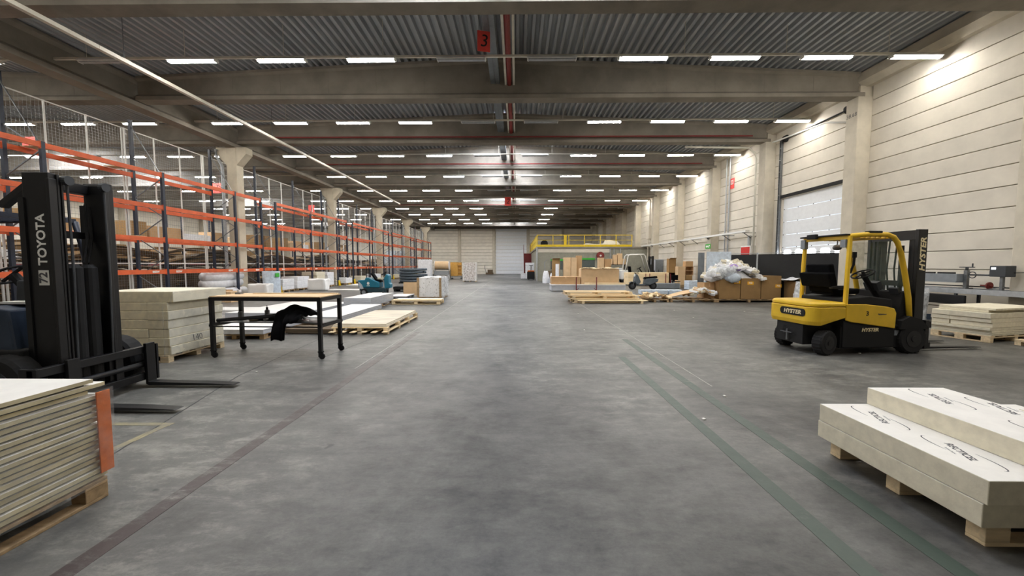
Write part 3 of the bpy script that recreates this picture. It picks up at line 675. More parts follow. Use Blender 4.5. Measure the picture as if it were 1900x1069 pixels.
# --- white insulation blocks, near right, with printed lettering
pallet(2.66, 4.2, 2.12, 3.2, 'timber pallet under the large white printed insulation blocks', 'wood', along='x', nb=5)
def arc(t, cx, cy, rx, ry, a0, a1, z, w=0.006):
    n = 20; b = MB(); vs = []
    for i in range(n + 1):
        a = R(a0 + (a1 - a0) * i / n); ww = w * (0.35 + 0.9 * math.sin(math.pi * i / n))
        vs += [(cx + (rx - ww / 2) * math.cos(a), cy + (ry - ww / 2) * math.sin(a), z), (cx + (rx + ww / 2) * math.cos(a), cy + (ry + ww / 2) * math.sin(a), z)]
    b.add(vs, [(2 * i, 2 * i + 1, 2 * i + 3, 2 * i + 2) for i in range(n)]); return b.build('printed_swoosh', M['inkgap'], t)
def print_mark(t, cx, cy, z, flip=False):
    """slanting lettering across a broken oval"""
    a = R(68 + (180 if flip else 0)); ux, uy = math.cos(a - R(90)), math.sin(a - R(90))
    text('RECTICEL', 0.058, M['inkgap'], t, (cx, cy, z), (0, 0, a), 'printed_lettering', bold=0.0014, ext=0.0002)
    text('INSULATION', 0.017, M['grey'], t, (cx + ux * 0.05, cy + uy * 0.05, z), (0, 0, a), 'printed_lettering', ext=0.0002)
    for a0 in (78, 258): arc(t, cx, cy, 0.058, 0.23, a0, a0 + 95, z, 0.008)
for (x0, x1, y0, y1, z0, z1, lab, marks) in (
    (2.57, 4.2, 2.07, 3.23, 0.145, 0.283, 'bottom cream insulation block on the near right pallet', ()),
    (2.57, 3.6, 2.05, 3.22, 0.285, 0.426, 'middle white faced insulation block with two printed marks on top', ((2.79, 2.93), (2.79, 2.38))),
    (2.96, 3.59, 1.95, 3.22, 0.427, 0.567, 'top white faced insulation block with printed marks, left of two', ((3.27, 2.95), (3.27, 2.3), (3.5, 2.75))),
    (3.605, 4.25, 1.7, 2.745, 0.427, 0.567, 'top white faced insulation block, set back at the frame edge', ((3.9, 2.3),))):
    o = slab('insulation_block', x0, x1, y0, y1, z0, z1, [M['foam'], M['face']], lab, 'block', 'white insulation blocks on the near right pallet', 0.005)
    for q, (mx, my) in enumerate(marks): print_mark(o, mx - (x0 + x1) / 2, my - (y0 + y1) / 2, z1 - z0 + 0.0006, q == 1)
o = slab('insulation_block', 3.605, 4.2, 2.05, 3.22, 0.285, 0.426, [M['foam'], M['face']], 'middle insulation block half hidden under the set back top block', 'block', 'white insulation blocks on the near right pallet')

# --- flat stacks on the left of the aisle
t = thing('long_pallet', 'long pale pallet under the plywood sheets beside the aisle', 'pallet', (-3.6, 10.05, 0))
for i in range(6): MB().box(-0.65 + 0.24 * i, -0.54 + 0.24 * i, -1.48 + 0.04 * (i % 2), 1.35, 0.055, 0.075).build('bottom_board', M['pine'], t, bevel=0.003)
for j in range(4):
    for i in range(3):
        MB().box(-0.65 + 0.6 * i, -0.55 + 0.6 * i, -1.33 + 0.85 * j, -1.2 + 0.85 * j, 0.075, 0.14).build('block', M['wood'], t); MB().box(-0.65 + 0.6 * i, -0.55 + 0.6 * i, -1.33 + 0.85 * j, -1.2 + 0.85 * j, 0, 0.055).build('foot', M['wood'], t)
    MB().box(-0.65, 0.65, -1.33 + 0.85 * j, -1.2 + 0.85 * j, 0.14, 0.16).build('stringer', M['pine'], t)
for i in range(3): slab('plywood_sheet', -4.24 + 0.01 * i, -2.98 - 0.012 * i, 8.74 + 0.02 * i, 11.4, 0.161 + 0.026 * i, 0.186 + 0.026 * i, [M['ply']], f"{['lowest', 'middle', 'top'][i]} plywood sheet on the long pallet beside the aisle", 'sheet', 'plywood sheets')
def sheets(x0, x1, y0, y1, z0, n, th, where, rz=0, mats=None):
    for i in range(n): slab('white_sheet', x0, x1, y0, y1, z0 + i * th, z0 + (i + 1) * th - 0.002, mats or [M['sheetg'], M['sheetw']], f"white panel, {ORD[n - 1 - i]} from the top of the stack {where}", 'panel', 'white panels ' + where, 0.003, rz)
W1, W2, W3, W4, W5 = 'behind the plywood pallet', 'beside the teal sweeper', 'under the worktable', 'far left of the worktable', 'on the low grey pallet'
pallet(-5.6, -4.62, 9.9, 13.0, 'pallet under the white panels behind the plywood pallet', 'wood', h=0.1, along='y')
sheets(-5.62, -4.6, 9.85, 13.05, 0.1, 3, 0.05, W1)
pallet(-6.05, -5.14, 13.45, 15.9, 'pallet under the thick white panels beside the teal sweeper', 'woodx', h=0.12, along='y')
sheets(-6.07, -5.12, 13.4, 15.92, 0.12, 5, 0.062, W2)
pallet(-6.7, -5.4, 8.1, 10.6, 'aged pallet under the white panels left below the worktable', 'woodx', h=0.12, along='y')
sheets(-6.72, -5.38, 8.05, 10.62, 0.12, 2, 0.05, W3)
sheets(-8.6, -6.3, 11.2, 14.6, 0.0, 3, 0.06, W4)
pallet(-5.85, -5.02, 17.4, 18.8, 'low grey pallet left of the big wrapped bag', 'grey', h=0.13, along='y')
sheets(-5.87, -5.0, 17.38, 18.82, 0.13, 1, 0.035, W5)
pallet(-5.0, -3.05, 15.3, 16.15, 'long pale pallet lying in front of the big wrapped bag', 'pine', h=0.14, along='x', nb=4)
slab('long_board', -5.0, -3.02, 15.28, 15.72, 0.142, 0.19, [M['pine']], 'nearer long pale board on the pallet before the wrapped bag', 'board', 'long pale boards'); slab('long_board', -4.95, -3.06, 15.75, 16.15, 0.142, 0.19, [M['sheetw']], 'farther long white board on the pallet before the wrapped bag', 'board', 'long pale boards')
t = thing('dark_panel_stack', 'low dark brown panel bundle on the floor behind the worktable', 'bundle', (-4.75, 9.0, 0))
for i in range(3): MB().box(-0.55, 0.55, -0.3, 0.3, 0.035 * i + 0.02, 0.035 * i + 0.052).build('panel', M['brownd'], t)
MB().box(-0.5, -0.4, -0.3, 0.3, 0, 0.02).box(0.4, 0.5, -0.3, 0.3, 0, 0.02).build('runner', M['blackm'], t)
# big wrapped bag with corner posts
t = thing('wrapped_bale', 'square white printed film bale with tan corner posts beside the aisle', 'bale', (-3.98, 18.5, 0))
MB().grid(lambda u, v: (0.5 * math.cos(2 * math.pi * u) * min(1.05, 1 / max(abs(math.cos(2 * math.pi * u)), abs(math.sin(2 * math.pi * u)))) + 0.015 * math.sin(40 * u + 9 * v), 1.0 * math.sin(2 * math.pi * u) * min(1.05, 1 / max(abs(math.cos(2 * math.pi * u)), abs(math.sin(2 * math.pi * u)))), 0.12 + 0.9 * v + 0.02 * math.sin(33 * u) * v), 64, 10).box(-0.49, 0.49, -0.98, 0.98, 0.12, 1.0).build('load', M['chips'], t)
for sx in (-1, 1): MB().box(sx * 0.51 - 0.05, sx * 0.51 + 0.05, -1.03, -1.0, 0.1, 1.0).build('corner_post', M['woodx'], t)
MB().box(-0.5, 0.5, -1, 1, 0.09, 0.12).build('deck', M['woodx'], t)
for x in (-0.45, 0, 0.45): MB().box(x - 0.05, x + 0.05, -1, 1, 0, 0.09).build('bearer', M['woodx'], t)
fm = MB().grid(lambda u, v: (0.56 + 0.03 * math.sin(9 * u + 5 * v), -0.95 + 1.95 * u, 0.05 + 1.0 * v + 0.05 * math.sin(8 * u) * v), 12, 8); fm.build('loose_film', M['bag'], t, smooth=True)
o = MB().rbox((0, 0, 0.34), (0.75, 0.03, 0.68), (R(-6), 0, 0)).build('cardboard_sheet', M['cardl']); o.location = (-5.4, 19.6, 0.02); tag(o, 'upright tan cardboard sheet leaning left of the white bale', 'cardboard')
pallet(-7.25, -5.95, 22.6, 23.5, 'low black pallet beyond the cardboard sheet', 'blackm', h=0.13); slab('dark_tray', -7.27, -5.93, 22.58, 23.5, 0.131, 0.3, [M['blackm']], 'black tray on the low black pallet', 'tray')

# --- steel worktable with what lies on it
TX, TY, TR = -4.24, 6.77, R(-2.6)
t = thing('worktable', 'black steel worktable on castors with a plywood top', 'table', (TX, TY, 0), TR)
L2, D2 = 0.98, 0.36
for sx in (-1, 1):
    for sy in (-1, 1):
        lg = MB().box(-0.03, 0.03, -0.03, 0.03, 0.13, 1.0).build('leg', M['black'], t, bevel=0.004); lg.location = (sx * (L2 - 0.03), sy * (D2 - 0.03), 0)
        MB().box(-0.035, 0.035, -0.02, -0.012, 0.04, 0.13).box(-0.035, 0.035, 0.012, 0.02, 0.04, 0.13).box(-0.04, 0.04, -0.03, 0.03, 0.12, 0.135).cyl((0.02, -0.011, 0.05), (0.02, 0.011, 0.05), 0.05, 16).build('castor', M['rubber'], lg)
MB().box(-L2, L2, -D2, -D2 + 0.05, 0.985, 1.045).box(-L2, L2, D2 - 0.05, D2, 0.985, 1.045).box(-L2, -L2 + 0.05, -D2, D2, 0.985, 1.045).box(L2 - 0.05, L2, -D2, D2, 0.985, 1.045).build('top_frame', M['black'], t, bevel=0.003)
MB().box(-L2 + 0.01, L2 - 0.01, -D2 + 0.01, D2 - 0.01, 1.045, 1.063).build('tabletop', M['cardl'], t, bevel=0.003)
MB().box(-L2 + 0.05, L2 - 0.05, D2 - 0.05, D2, 0.56, 0.6).box(-L2 + 0.05, L2 - 0.05, -D2 + 0.01, -D2 + 0.03, 0.535, 0.555).box(-L2, -L2 + 0.05, -D2, D2, 0.555, 0.6).box(L2 - 0.05, L2, -D2, D2, 0.555, 0.6).build('shelf_frame', M['black'], t)
MB().box(-L2 + 0.06, L2 - 0.06, -0.2, D2 - 0.05, 0.585, 0.6).build('shelf_board', M['steel'], t)
for sx in (-0.97, 0.97): MB().bar((sx, -D2, 0.56), (sx, D2, 0.56), 0.04, 0.04).build('side_rail', M['black'], t)
def on_table(x, y): c, s = math.cos(TR), math.sin(TR); return TX + x * c - y * s, TY + x * s + y * c
def bottle(x, y, z, lab, m, h=0.2):
    wx, wy = on_table(x, y); b = thing('spray_bottle', lab, 'bottle', (wx, wy, z))
    MB().cyl((0, 0, 0), (0, 0, h * 0.72), 0.042, 14).cyl((0, 0, h * 0.72), (0, 0, h * 0.82), 0.042, 14, 0, 0.018).build('body', M[m], b)
    MB().cyl((0, 0, h * 0.8), (0, 0, h), 0.02, 10).cyl((0, 0, h), (0, 0, h * 1.15), 0.006, 6).build('cap', M['blackm'], b)
bottle(-0.78, 0.1, 0.6, 'grey bottle with black nozzle on the worktable shelf, nearer the block stack', 'grey', 0.19); bottle(-0.35, 0.2, 0.6, 'slim grey bottle with dark cap on the worktable shelf, nearer the middle', 'steel', 0.22)
wx, wy = on_table(0, 0)
o = MB().tube([on_table(-0.9, -0.28) + (0.64,), on_table(-0.2, -0.2) + (0.69,), on_table(0.28, -0.1) + (0.735,)], 0.032, 10).build('black_tube', M['black']); tag(o, 'long black tube lying slanted on the worktable shelf', 'tube')
o = MB().rbox(on_table(-0.05, 0.12) + (0.63,), (0.75, 0.16, 0.06), (0, R(-2), R(3))).build('black_bar', M['blackm'], bevel=0.01); tag(o, 'flat black bar behind the tube on the worktable shelf', 'bar')
o = MB().rbox(on_table(-0.45, 0.0) + (0.63,), (0.14, 0.1, 0.055), (0, 0, R(10))).build('yellow_tool', M['wood'], bevel=0.01); tag(o, 'small tan tool between the bottles on the worktable shelf', 'tool')
wx, wy = on_table(-0.22, -0.02); o = MB().cyl((wx, wy - 0.03, 0.63), (wx, wy + 0.03, 0.63), 0.03, 14).build('tape_roll', M['plasw']); tag(o, 'small clear tape roll on the worktable shelf', 'tape')
def draped(u, v):
    x = -0.19 + 0.52 * u; s = v * 1.15
    if s < 0.45: y, z = 0.16 - s * 0.95, 0.63 + 0.2 * math.sin(math.pi * min(1, s / 0.45 * 0.75 + 0.05)) * (0.45 + 0.55 * math.sin(math.pi * u))
    else: y, z = -0.27 - 0.12 * math.sin((s - 0.45) * 2.5), 0.74 * (0.9 if u < 0.45 else 1) - (s - 0.45) * (0.5 if u < 0.5 else 0.24 - 0.25 * (u - 0.5))
    z += 0.015 * math.sin(16 * u + 5 * v); return on_table(x + 0.32, y + 0.012 * math.sin(22 * u)) + (z + 0.02,)
o = MB().grid(draped, 18, 22).build('black_jacket', M['cloth'], smooth=True, thick=0.045); tag(o, 'black jacket thrown over the worktable shelf with a sleeve hanging', 'jacket')
o = MB().grid(lambda u, v: on_table(0.22 + 0.2 * u, 0.12 + 0.16 * v) + (0.62 + 0.1 * math.sin(3 * u) * math.sin(3 * v) + 0.01 * math.sin(19 * u),), 8, 8).build('paper_bag', M['plasw'], smooth=True, thick=0.01); tag(o, 'crumpled white paper bag behind the black jacket', 'bag')
wx, wy = on_table(-0.84, 0.16)
t = thing('tape_dispenser', 'small grey tape dispenser on the worktable top', 'dispenser', (wx, wy, 1.063)); MB().box(-0.05, 0.05, -0.04, 0.04, 0, 0.03).build('base', M['steel'], t); MB().box(-0.02, 0.02, -0.03, 0.03, 0.03, 0.075).build('roll', M['plasw'], t)
o = MB().rbox(on_table(0.15, 0.29) + (1.071,), (1.55, 0.06, 0.016), (0, 0, R(1))).build('wood_batten', M['wood']); tag(o, 'thin wooden batten along the back of the worktable top', 'batten')
# ---------------------------------------------------------------- yellow electric forklift
t = thing('forklift', 'yellow and black electric forklift numbered 3 with forks to the right', 'forklift', (5.42, 7.25, 0), R(6))
def plan(x0, x1, w, r, n=8):
    """plan outline with two rounded rear corners"""
    p = [(x1, -w), (x0 + r, -w)] + [(x0 + r - r * math.sin(a), -w + r - r * math.cos(a)) for a in [math.pi / 2 * i / n for i in range(1, n + 1)]]
    return p + [(x, -y) for x, y in p[::-1]]
cw = MB()
o0, o1 = plan(-0.34, 0.3, 0.52, 0.17), plan(-0.32, 0.3, 0.51, 0.17)
n = len(o0)
def zb(x): return 0.53 if x < 0.0 else 0.53 + 0.14 * min(1, x / 0.25)
rings = [[(x, y, zb(x)) for x, y in o1], [(x, y, max(0.6, zb(x))) for x, y in o0], [(x, y, 0.84) for x, y in o0], [(x * 0.985, y * 0.985, 0.852) for x, y in o0]]
cw.add(sum(rings, []), [(i * n + j, i * n + (j + 1) % n, (i + 1) * n + (j + 1) % n, (i + 1) * n + j) for i in range(3) for j in range(n)] + [tuple(range(n - 1, -1, -1)), tuple(range(3 * n, 4 * n))])
cwo = cw.build('counterweight', M['yellow'], t, bevel=0.008)
b = MB(); o2 = plan(-0.33, 0.3, 0.515, 0.17); rings = [[(x, y, 0.862) for x, y in o2], [(x, y, 0.91) for x, y in o2], [(x * 0.93, y * 0.94, 0.94) for x, y in o2]]
b.add(sum(rings, []), [(i * n + j, i * n + (j + 1) % n, (i + 1) * n + (j + 1) % n, (i + 1) * n + j) for i in range(2) for j in range(n)] + [tuple(range(n - 1, -1, -1)), tuple(range(2 * n, 3 * n))])
b.build('rear_cover', M['yellow'], t, bevel=0.01)
pts = [(-0.25 + 0.06 * math.cos(a) + 0.22 * (1 if math.cos(a) > 0 else -1), 0.745 + 0.068 * math.sin(a)) for a in [2 * math.pi * i / 24 for i in range(24)]]
pl = MB().prism([(y + 0.15, z) for y, z in pts], 'x', -0.348, -0.338).build('logo_plate', M['blackm'], t)
text('HYSTER', 0.1, M['gold'], pl, (-0.35, -0.1, 0.742), (R(90), 0, R(-90)), bold=0.003, shear=0.2, xs=1.1)
# side panels, black chassis, hood
for sy in (-1, 1):
    y0, y1 = (-0.515, -0.49) if sy < 0 else (0.49, 0.515)
    sp = MB().prism([(0.31, 0.905), (0.31, 0.62), (0.4, 0.59), (1.28, 0.465), (1.29, 0.74), (1.25, 0.82), (1.1, 0.855), (0.7, 0.9)], 'y', y0, y1).build('side_panel', M['yellow'], t, bevel=0.012)
    if sy < 0:
        text('3', 0.115, M['ink'], sp, (0.72, -0.518, 0.735), (R(90), 0, 0), 'numeral', bold=0.002)
        sq = MB(); xs = [(0.93 + 0.16 * i / 24, 0.72 + 0.018 * math.sin(i * 1.9) * (1 - i / 40)) for i in range(25)]
        for (xa, za), (xb, zb_) in zip(xs[:-1], xs[1:]): sq.bar((xa, -0.517, za), (xb, -0.517, zb_), 0.002, 0.007)
        sq.build('scribble', M['inkgap'], sp)
ch = MB().box(0.28, 1.95, -0.46, 0.46, 0.11, 0.5).box(-0.3, 0.3, -0.3, 0.3, 0.16, 0.55).box(0.3, 1.3, -0.485, 0.485, 0.13, 0.6).build('chassis', M['blackm'], t, bevel=0.01)
text('HYSTER', 0.085, M['gold'], ch, (0.82, -0.488, 0.44), (R(90), 0, R(0)), bold=0.003, shear=0.2, xs=1.1)
MB().box(1.33, 1.42, -0.466, -0.46, 0.33, 0.42).build('data_plate', M['grey'], ch)
MB().prism([(0.32, 0.6), (0.32, 1.0), (0.8, 1.04), (1.25, 0.98), (1.28, 0.6)], 'y', -0.47, 0.47).build('battery_hood', M['blackm'], t, bevel=0.02)
MB().box(1.28, 1.9, -0.48, 0.48, 0.48, 0.52).prism([(1.42, 0.52), (1.72, 0.52), (1.66, 1.12), (1.52, 1.1)], 'y', -0.42, 0.45).build('front_cowl', M['blackm'], t, bevel=0.01)
for sy in (-0.53, 0.43): MB().prism([(1.36, 0.45), (1.4, 0.6), (1.56, 0.68), (1.78, 0.62), (1.92, 0.48), (1.92, 0.44)], 'y', sy, sy + 0.1).build('fender', M['blackm'], t)
for x, r, w in ((0.0, 0.22, 0.17), (1.65, 0.27, 0.19)):
    for sy in (-1, 1):
        wv = MB().wheel((0, 0, 0), r, w, 'y', 0, 1, 24)
        for k in range(24):
            a = 2 * math.pi * k / 24; wv.cbox((math.cos(a) * r, 0, math.sin(a) * r), (0.012, w * 0.8, 0.012))
        ww = wv.build('wheel', [M['rubber'], M['black']], t); ww.location = (x, sy * 0.43, r)
        if x == 0.0: ww.rotation_euler = (0, 0, R(14))
MB().box(-0.3, -0.2, -0.14, 0.14, 0.3, 0.45).cyl((-0.34, 0, 0.2), (-0.34, 0, 0.4), 0.018, 8).bar((-0.36, -0.13, 0.35), (-0.36, 0.13, 0.35), 0.03, 0.012).build('tow_hitch', M['steel'], t)
# seat, wheel, levers
MB().prism([(0.3, 1.04), (0.85, 1.06), (0.86, 1.16), (0.36, 1.14)], 'y', -0.24, 0.24).prism([(0.3, 1.08), (0.42, 1.12), (0.3, 1.62), (0.2, 1.6)], 'y', -0.25, 0.25).prism([(0.2, 1.18), (0.33, 1.22), (0.26, 1.46), (0.12, 1.44)], 'y', -0.32, 0.32).build('seat', M['cloth'], t, bevel=0.025)
MB().box(0.2, 0.62, 0.25, 0.32, 1.2, 1.27).box(0.2, 0.5, -0.33, -0.26, 1.16, 1.22).build('armrest', M['blackm'], t, bevel=0.02)
def ring(b, c, r, rt, tilt, n=24, mi=0):
    Mx = Matrix.Translation(c) @ Matrix.Rotation(tilt, 4, 'Y')
    pts = [Mx @ Vector((r * math.cos(2 * math.pi * i / n), r * math.sin(2 * math.pi * i / n), 0)) for i in range(n + 1)]
    return b.tube(pts, rt, 6, mi)
sw = ring(MB(), (1.15, 0.0, 1.42), 0.17, 0.016, R(-28))
sw.bar((1.02, 0, 1.36), (1.28, 0, 1.48), 0.03, 0.02).bar((1.15, -0.16, 1.42), (1.15, 0.16, 1.42), 0.03, 0.02).cyl((1.06, -0.1, 1.4), (1.04, -0.1, 1.47), 0.025, 8).cyl((1.15, 0, 1.42), (1.5, 0, 0.95), 0.045, 10)
sw.build('steering_wheel', M['blackm'], t)
MB().rbox((1.38, 0.0, 1.2), (0.1, 0.25, 0.16), (0, R(-25), 0)).rbox((1.5, -0.28, 1.12), (0.04, 0.16, 0.12), (0, R(-25), 0)).build('display', M['dgrey'], t)
# overhead guard
for sy in (-1, 1):
    MB().tube([(0.34, sy * 0.46, 0.9), (0.35, sy * 0.46, 1.5), (0.37, sy * 0.46, 2.1)], 0.036, 8).build('guard_post', M['yellow'], t)
    MB().tube([(0.37, sy * 0.46, 2.1), (0.7, sy * 0.46, 2.13), (1.08, sy * 0.46, 2.13), (1.2, sy * 0.46, 2.09), (1.29, sy * 0.46, 1.99), (1.37, sy * 0.46, 1.8), (1.48, sy * 0.46, 1.4), (1.57, sy * 0.46, 1.0), (1.63, sy * 0.46, 0.5)], 0.042, 8).build('guard_post', M['yellow'], t, smooth=True)
g = MB()
for i in range(7): g.rbox((0.48 + 0.1 * i, 0, 2.1), (0.014, 0.9, 0.075), (0, R(25), 0))
g.box(0.4, 1.15, -0.02, 0.02, 2.09, 2.12).build('roof_slats', M['yellow'], t)
MB().bar((1.18, -0.45, 2.09), (1.18, 0.45, 2.09), 0.06, 0.06).bar((0.37, -0.45, 2.08), (0.37, 0.45, 2.08), 0.07, 0.07).build('guard_crossbar', M['yellow'], t)
MB().box(0.28, 0.42, -0.46, 0.5, 2.11, 2.14).box(0.24, 0.3, 0.1, 0.3, 2.08, 2.17).box(0.7, 0.95, -0.5, -0.4, 2.15, 2.19).build('roof_cover', M['blackm'], t, bevel=0.01)
MB().box(0.3, 0.38, -0.44, -0.34, 1.9, 2.04).box(0.3, 0.38, 0.4, 0.5, 1.9, 2.08).build('rear_lamp', M['grey'], t, bevel=0.01)
b = MB(); b.grid(lambda u, v: (0.85 + 0.075 * math.sin(math.pi * v) * math.cos(6.2832 * u), 0.25 + 0.075 * math.sin(math.pi * v) * math.sin(6.2832 * u), 1.93 + 0.06 * math.cos(math.pi * v)), 14, 8); b.cyl((0.85, 0.25, 1.98), (0.85, 0.25, 2.1), 0.01, 6).build('mirror', M['steel'], t, smooth=True)
MB().tube([(0.4, -0.46, 1.45), (0.46, -0.46, 1.6), (0.47, -0.46, 1.75)], 0.02, 8).cyl((0.47, -0.46, 1.72), (0.47, -0.46, 1.82), 0.032, 10).build('grab_handle', M['blackm'], t)
MB().add([(1.24, -0.41, 2.02), (1.24, 0.41, 2.02), (1.6, 0.41, 1.1), (1.6, -0.41, 1.1)], [(0, 1, 2, 3)]).build('windscreen', M['glass'], t, thick=0.006)
# mast, carriage, forks
for sy in (-1, 1):
    m = MB()
    m.box(1.72, 1.9, sy * 0.42 - 0.03, sy * 0.42 + 0.03, 0.1, 2.23).box(1.74, 1.93, sy * 0.35 - 0.025, sy * 0.35 + 0.025, 0.12, 2.2).box(1.76, 1.95, sy * 0.29 - 0.025, sy * 0.29 + 0.025, 0.14, 2.16)
    ml = m.build('mast_rail', M['black'], t, bevel=0.006)
    if sy < 0: text('HYSTER', 0.15, M['gold'], ml, (1.82, -0.452, 1.78), (R(90), R(-90), 0), bold=0.004, shear=0.2, xs=1.15)
    MB().cyl((1.7, sy * 0.2, 0.2), (1.7, sy * 0.2, 1.95), 0.035, 10).build('lift_cylinder', M['black'], t)
MB().box(1.73, 1.9, -0.42, 0.42, 2.05, 2.22).box(1.72, 1.76, -0.42, 0.42, 1.2, 1.3).box(1.72, 1.78, -0.42, 0.42, 0.3, 0.5).build('mast_crossmember', M['black'], t)
for y in (-0.08, 0.05): MB().tube([(1.75, y, 2.1), (1.73, y + 0.02, 1.5), (1.78, y, 0.9), (1.82, y, 0.4)], 0.014, 6).build('hose', M['rubber'], t)
MB().box(1.96, 2.02, -0.5, 0.5, 0.46, 0.58).box(1.96, 2.02, -0.5, 0.5, 0.1, 0.2).box(1.9, 1.98, -0.5, -0.44, 0.08, 0.6).box(1.9, 1.98, 0.44, 0.5, 0.08, 0.6).box(1.92, 2.0, -0.44, 0.44, 0.22, 0.34).box(1.85, 1.95, -0.4, -0.2, 0.58, 0.66).build('carriage', M['black'], t, bevel=0.006)
for y in (-0.25, 0.33):
    MB().prism([(2.02, 0.62), (2.06, 0.62), (2.065, 0.075), (2.9, 0.06), (3.35, 0.045), (3.38, 0.035), (2.06, 0.03), (2.02, 0.06)], 'y', y - 0.055, y + 0.055).build('fork', M['black'], t, bevel=0.004)

# ---------------------------------------------------------------- dark forklift at the left edge
t = thing('forklift', 'dark weathered forklift facing the aisle with a tall black mast, left edge', 'forklift', (-5.0, 4.45, 0))
for sy, yo in ((-1, -0.40), (1, 0.17)):
    m = MB(); s = sy
    y = yo
    m.box(-0.16, 0.12, y - 0.035, y + 0.035, 0.12, 2.56)
    m.box(-0.12, 0.14, y - s * 0.04 - 0.012, y - s * 0.04 + 0.012, 0.12, 2.55).box(-0.1, 0.15, y - s * 0.065 - 0.01, y - s * 0.065 + 0.01, 0.12, 2.53)
    m.box(0.1, 0.135, y - 0.045, y + 0.03, 0.12, 2.5)
    ml = m.build('mast_rail', M['black'], t, bevel=0.005)
    MB().box(-0.2, -0.14, y - 0.05, y + 0.05, 0.3, 2.3).build('tilt_channel', M['black'], t)
    if sy < 0:
        text('TOYOTA', 0.13, M['lett'], ml, (0.01, -0.437, 1.86), (R(90), R(-90), 0), bold=0.003, xs=1.0)
        MB().box(-0.05, 0.06, -0.437, -0.435, 1.38, 1.54).build('number_plate', M['lett'], ml); text('72', 0.12, M['inkgap'], ml, (0.005, -0.439, 1.46), (R(90), R(-90), 0), 'numeral', bold=0.002)
    MB().cyl((0.14, y - s * 0.1, 2.5), (0.19, y - s * 0.1, 2.5), 0.05, 14).build('sheave', M['dgrey'], t)
    MB().tube([(0.16, y - s * 0.1, 2.5), (0.17, y - s * 0.1, 1.5), (0.15, y - s * 0.1, 0.5)], 0.012, 6).build('chain', M['dgrey'], t)
MB().box(-0.18, -0.05, -0.4, 0.2, 2.42, 2.53).box(-0.16, -0.1, -0.4, 0.2, 1.9, 1.98).box(-0.16, -0.08, -0.4, 0.2, 1.0, 1.1).box(-0.16, 0.0, -0.4, 0.2, 0.25, 0.5).build('mast_crossmember', M['black'], t, bevel=0.006)
for y in (-0.17, -0.02): MB().cyl((0.02, y, 0.2), (0.02, y, 1.56), 0.075, 16).cyl((0.02, y, 1.56), (0.02, y, 1.6), 0.075, 16, 0, 0.04).build('lift_cylinder', M['blackm'], t)
for y, z in ((0.05, 2.3), (0.1, 2.28)): MB().tube([(-0.05, y, z), (-0.03, y - 0.02, 1.9), (0.0, y - 0.1, 1.62)], 0.014, 6).build('hose', M['rubber'], t)
MB().box(0.1, 0.17, -0.72, 0.62, 0.45, 0.54).box(0.1, 0.17, -0.72, 0.6, 0.1, 0.19).box(0.02, 0.2, 0.57, 0.6, 0.08, 0.55).box(0.02, 0.2, -0.72, -0.69, 0.08, 0.55).box(0.08, 0.12, -0.3, -0.24, 0.19, 0.45).box(0.08, 0.12, 0.05, 0.1, 0.19, 0.45).cyl((0.13, -0.6, 0.3), (0.13, 0.5, 0.3), 0.035, 10).build('carriage', M['black'], t, bevel=0.006)
for y in (0.48, -0.39):
    MB().prism([(0.17, 0.58), (0.21, 0.58), (0.215, 0.075), (1.0, 0.06), (1.31, 0.045), (1.34, 0.035), (0.22, 0.03), (0.18, 0.05)], 'y', y - 0.06, y + 0.06).build('fork', M['black'], t, bevel=0.004)
MB().box(-1.9, -0.2, -0.5, 0.5, 0.2, 0.62).box(-0.75, -0.2, -0.52, 0.52, 0.3, 0.7).build('chassis', M['blackm'], t, bevel=0.02)
MB().prism([(-0.75, 0.6), (-0.3, 0.6), (-0.36, 1.12), (-0.62, 1.16), (-0.8, 1.05)], 'y', -0.48, 0.5).build('dashboard', M['dblue'], t, bevel=0.02)
MB().box(-0.7, -0.4, -0.3, 0.2, 1.165, 1.19).build('paper_sheet', M['lett'], t)
sw = ring(MB(), (-0.98, 0.05, 1.48), 0.18, 0.016, R(-35)).bar((-1.1, 0.05, 1.4), (-0.85, 0.05, 1.57), 0.03, 0.02).cyl((-0.96, 0.05, 1.47), (-0.62, 0.05, 1.1), 0.05, 10)
sw.build('steering_wheel', M['blackm'], t)
MB().prism([(-0.75, 1.1), (-0.55, 1.1), (-0.6, 1.42), (-0.72, 1.42)], 'y', -0.12, 0.22).build('instrument_pod', M['dgrey'], t, bevel=0.02)
MB().box(-1.75, -1.2, -0.27, 0.27, 1.0, 1.14).prism([(-1.75, 1.1), (-1.62, 1.14), (-1.7, 1.6), (-1.82, 1.58)], 'y', -0.26, 0.26).build('seat', M['cloth'], t, bevel=0.03)
MB().box(-1.95, -1.15, -0.5, 0.5, 0.6, 1.0).build('engine_hood', M['dblue'], t, bevel=0.03)
MB().box(-2.45, -1.95, -0.52, 0.52, 0.3, 1.05).build('counterweight', M['orangeb'], t, bevel=0.06)
for sy in (-0.5, 0.5):
    MB().tube([(-0.52, sy, 1.0), (-0.6, sy, 1.7), (-0.7, sy, 2.14), (-0.8, sy, 2.18), (-1.9, sy, 2.16), (-2.0, sy, 2.05), (-2.05, sy, 1.0)], 0.035, 8).build('guard_post', M['navy'], t, smooth=True)
    MB().bar((-0.75, sy, 0.65), (-1.0, sy, 1.1), 0.05, 0.06).build('step_pillar', M['steel'], t)
g = MB()
for i in range(7): g.box(-0.85 - 0.16 * i, -0.82 - 0.16 * i, -0.5, 0.5, 2.15, 2.2)
g.bar((-0.72, -0.5, 2.16), (-0.72, 0.5, 2.16), 0.07, 0.05).build('roof_slats', M['navy'], t)
MB().prism([(-0.45, 2.2), (-0.1, 2.46), (-0.1, 2.53), (-0.5, 2.24)], 'y', -0.4, -0.33).build('mast_stay', M['black'], t)
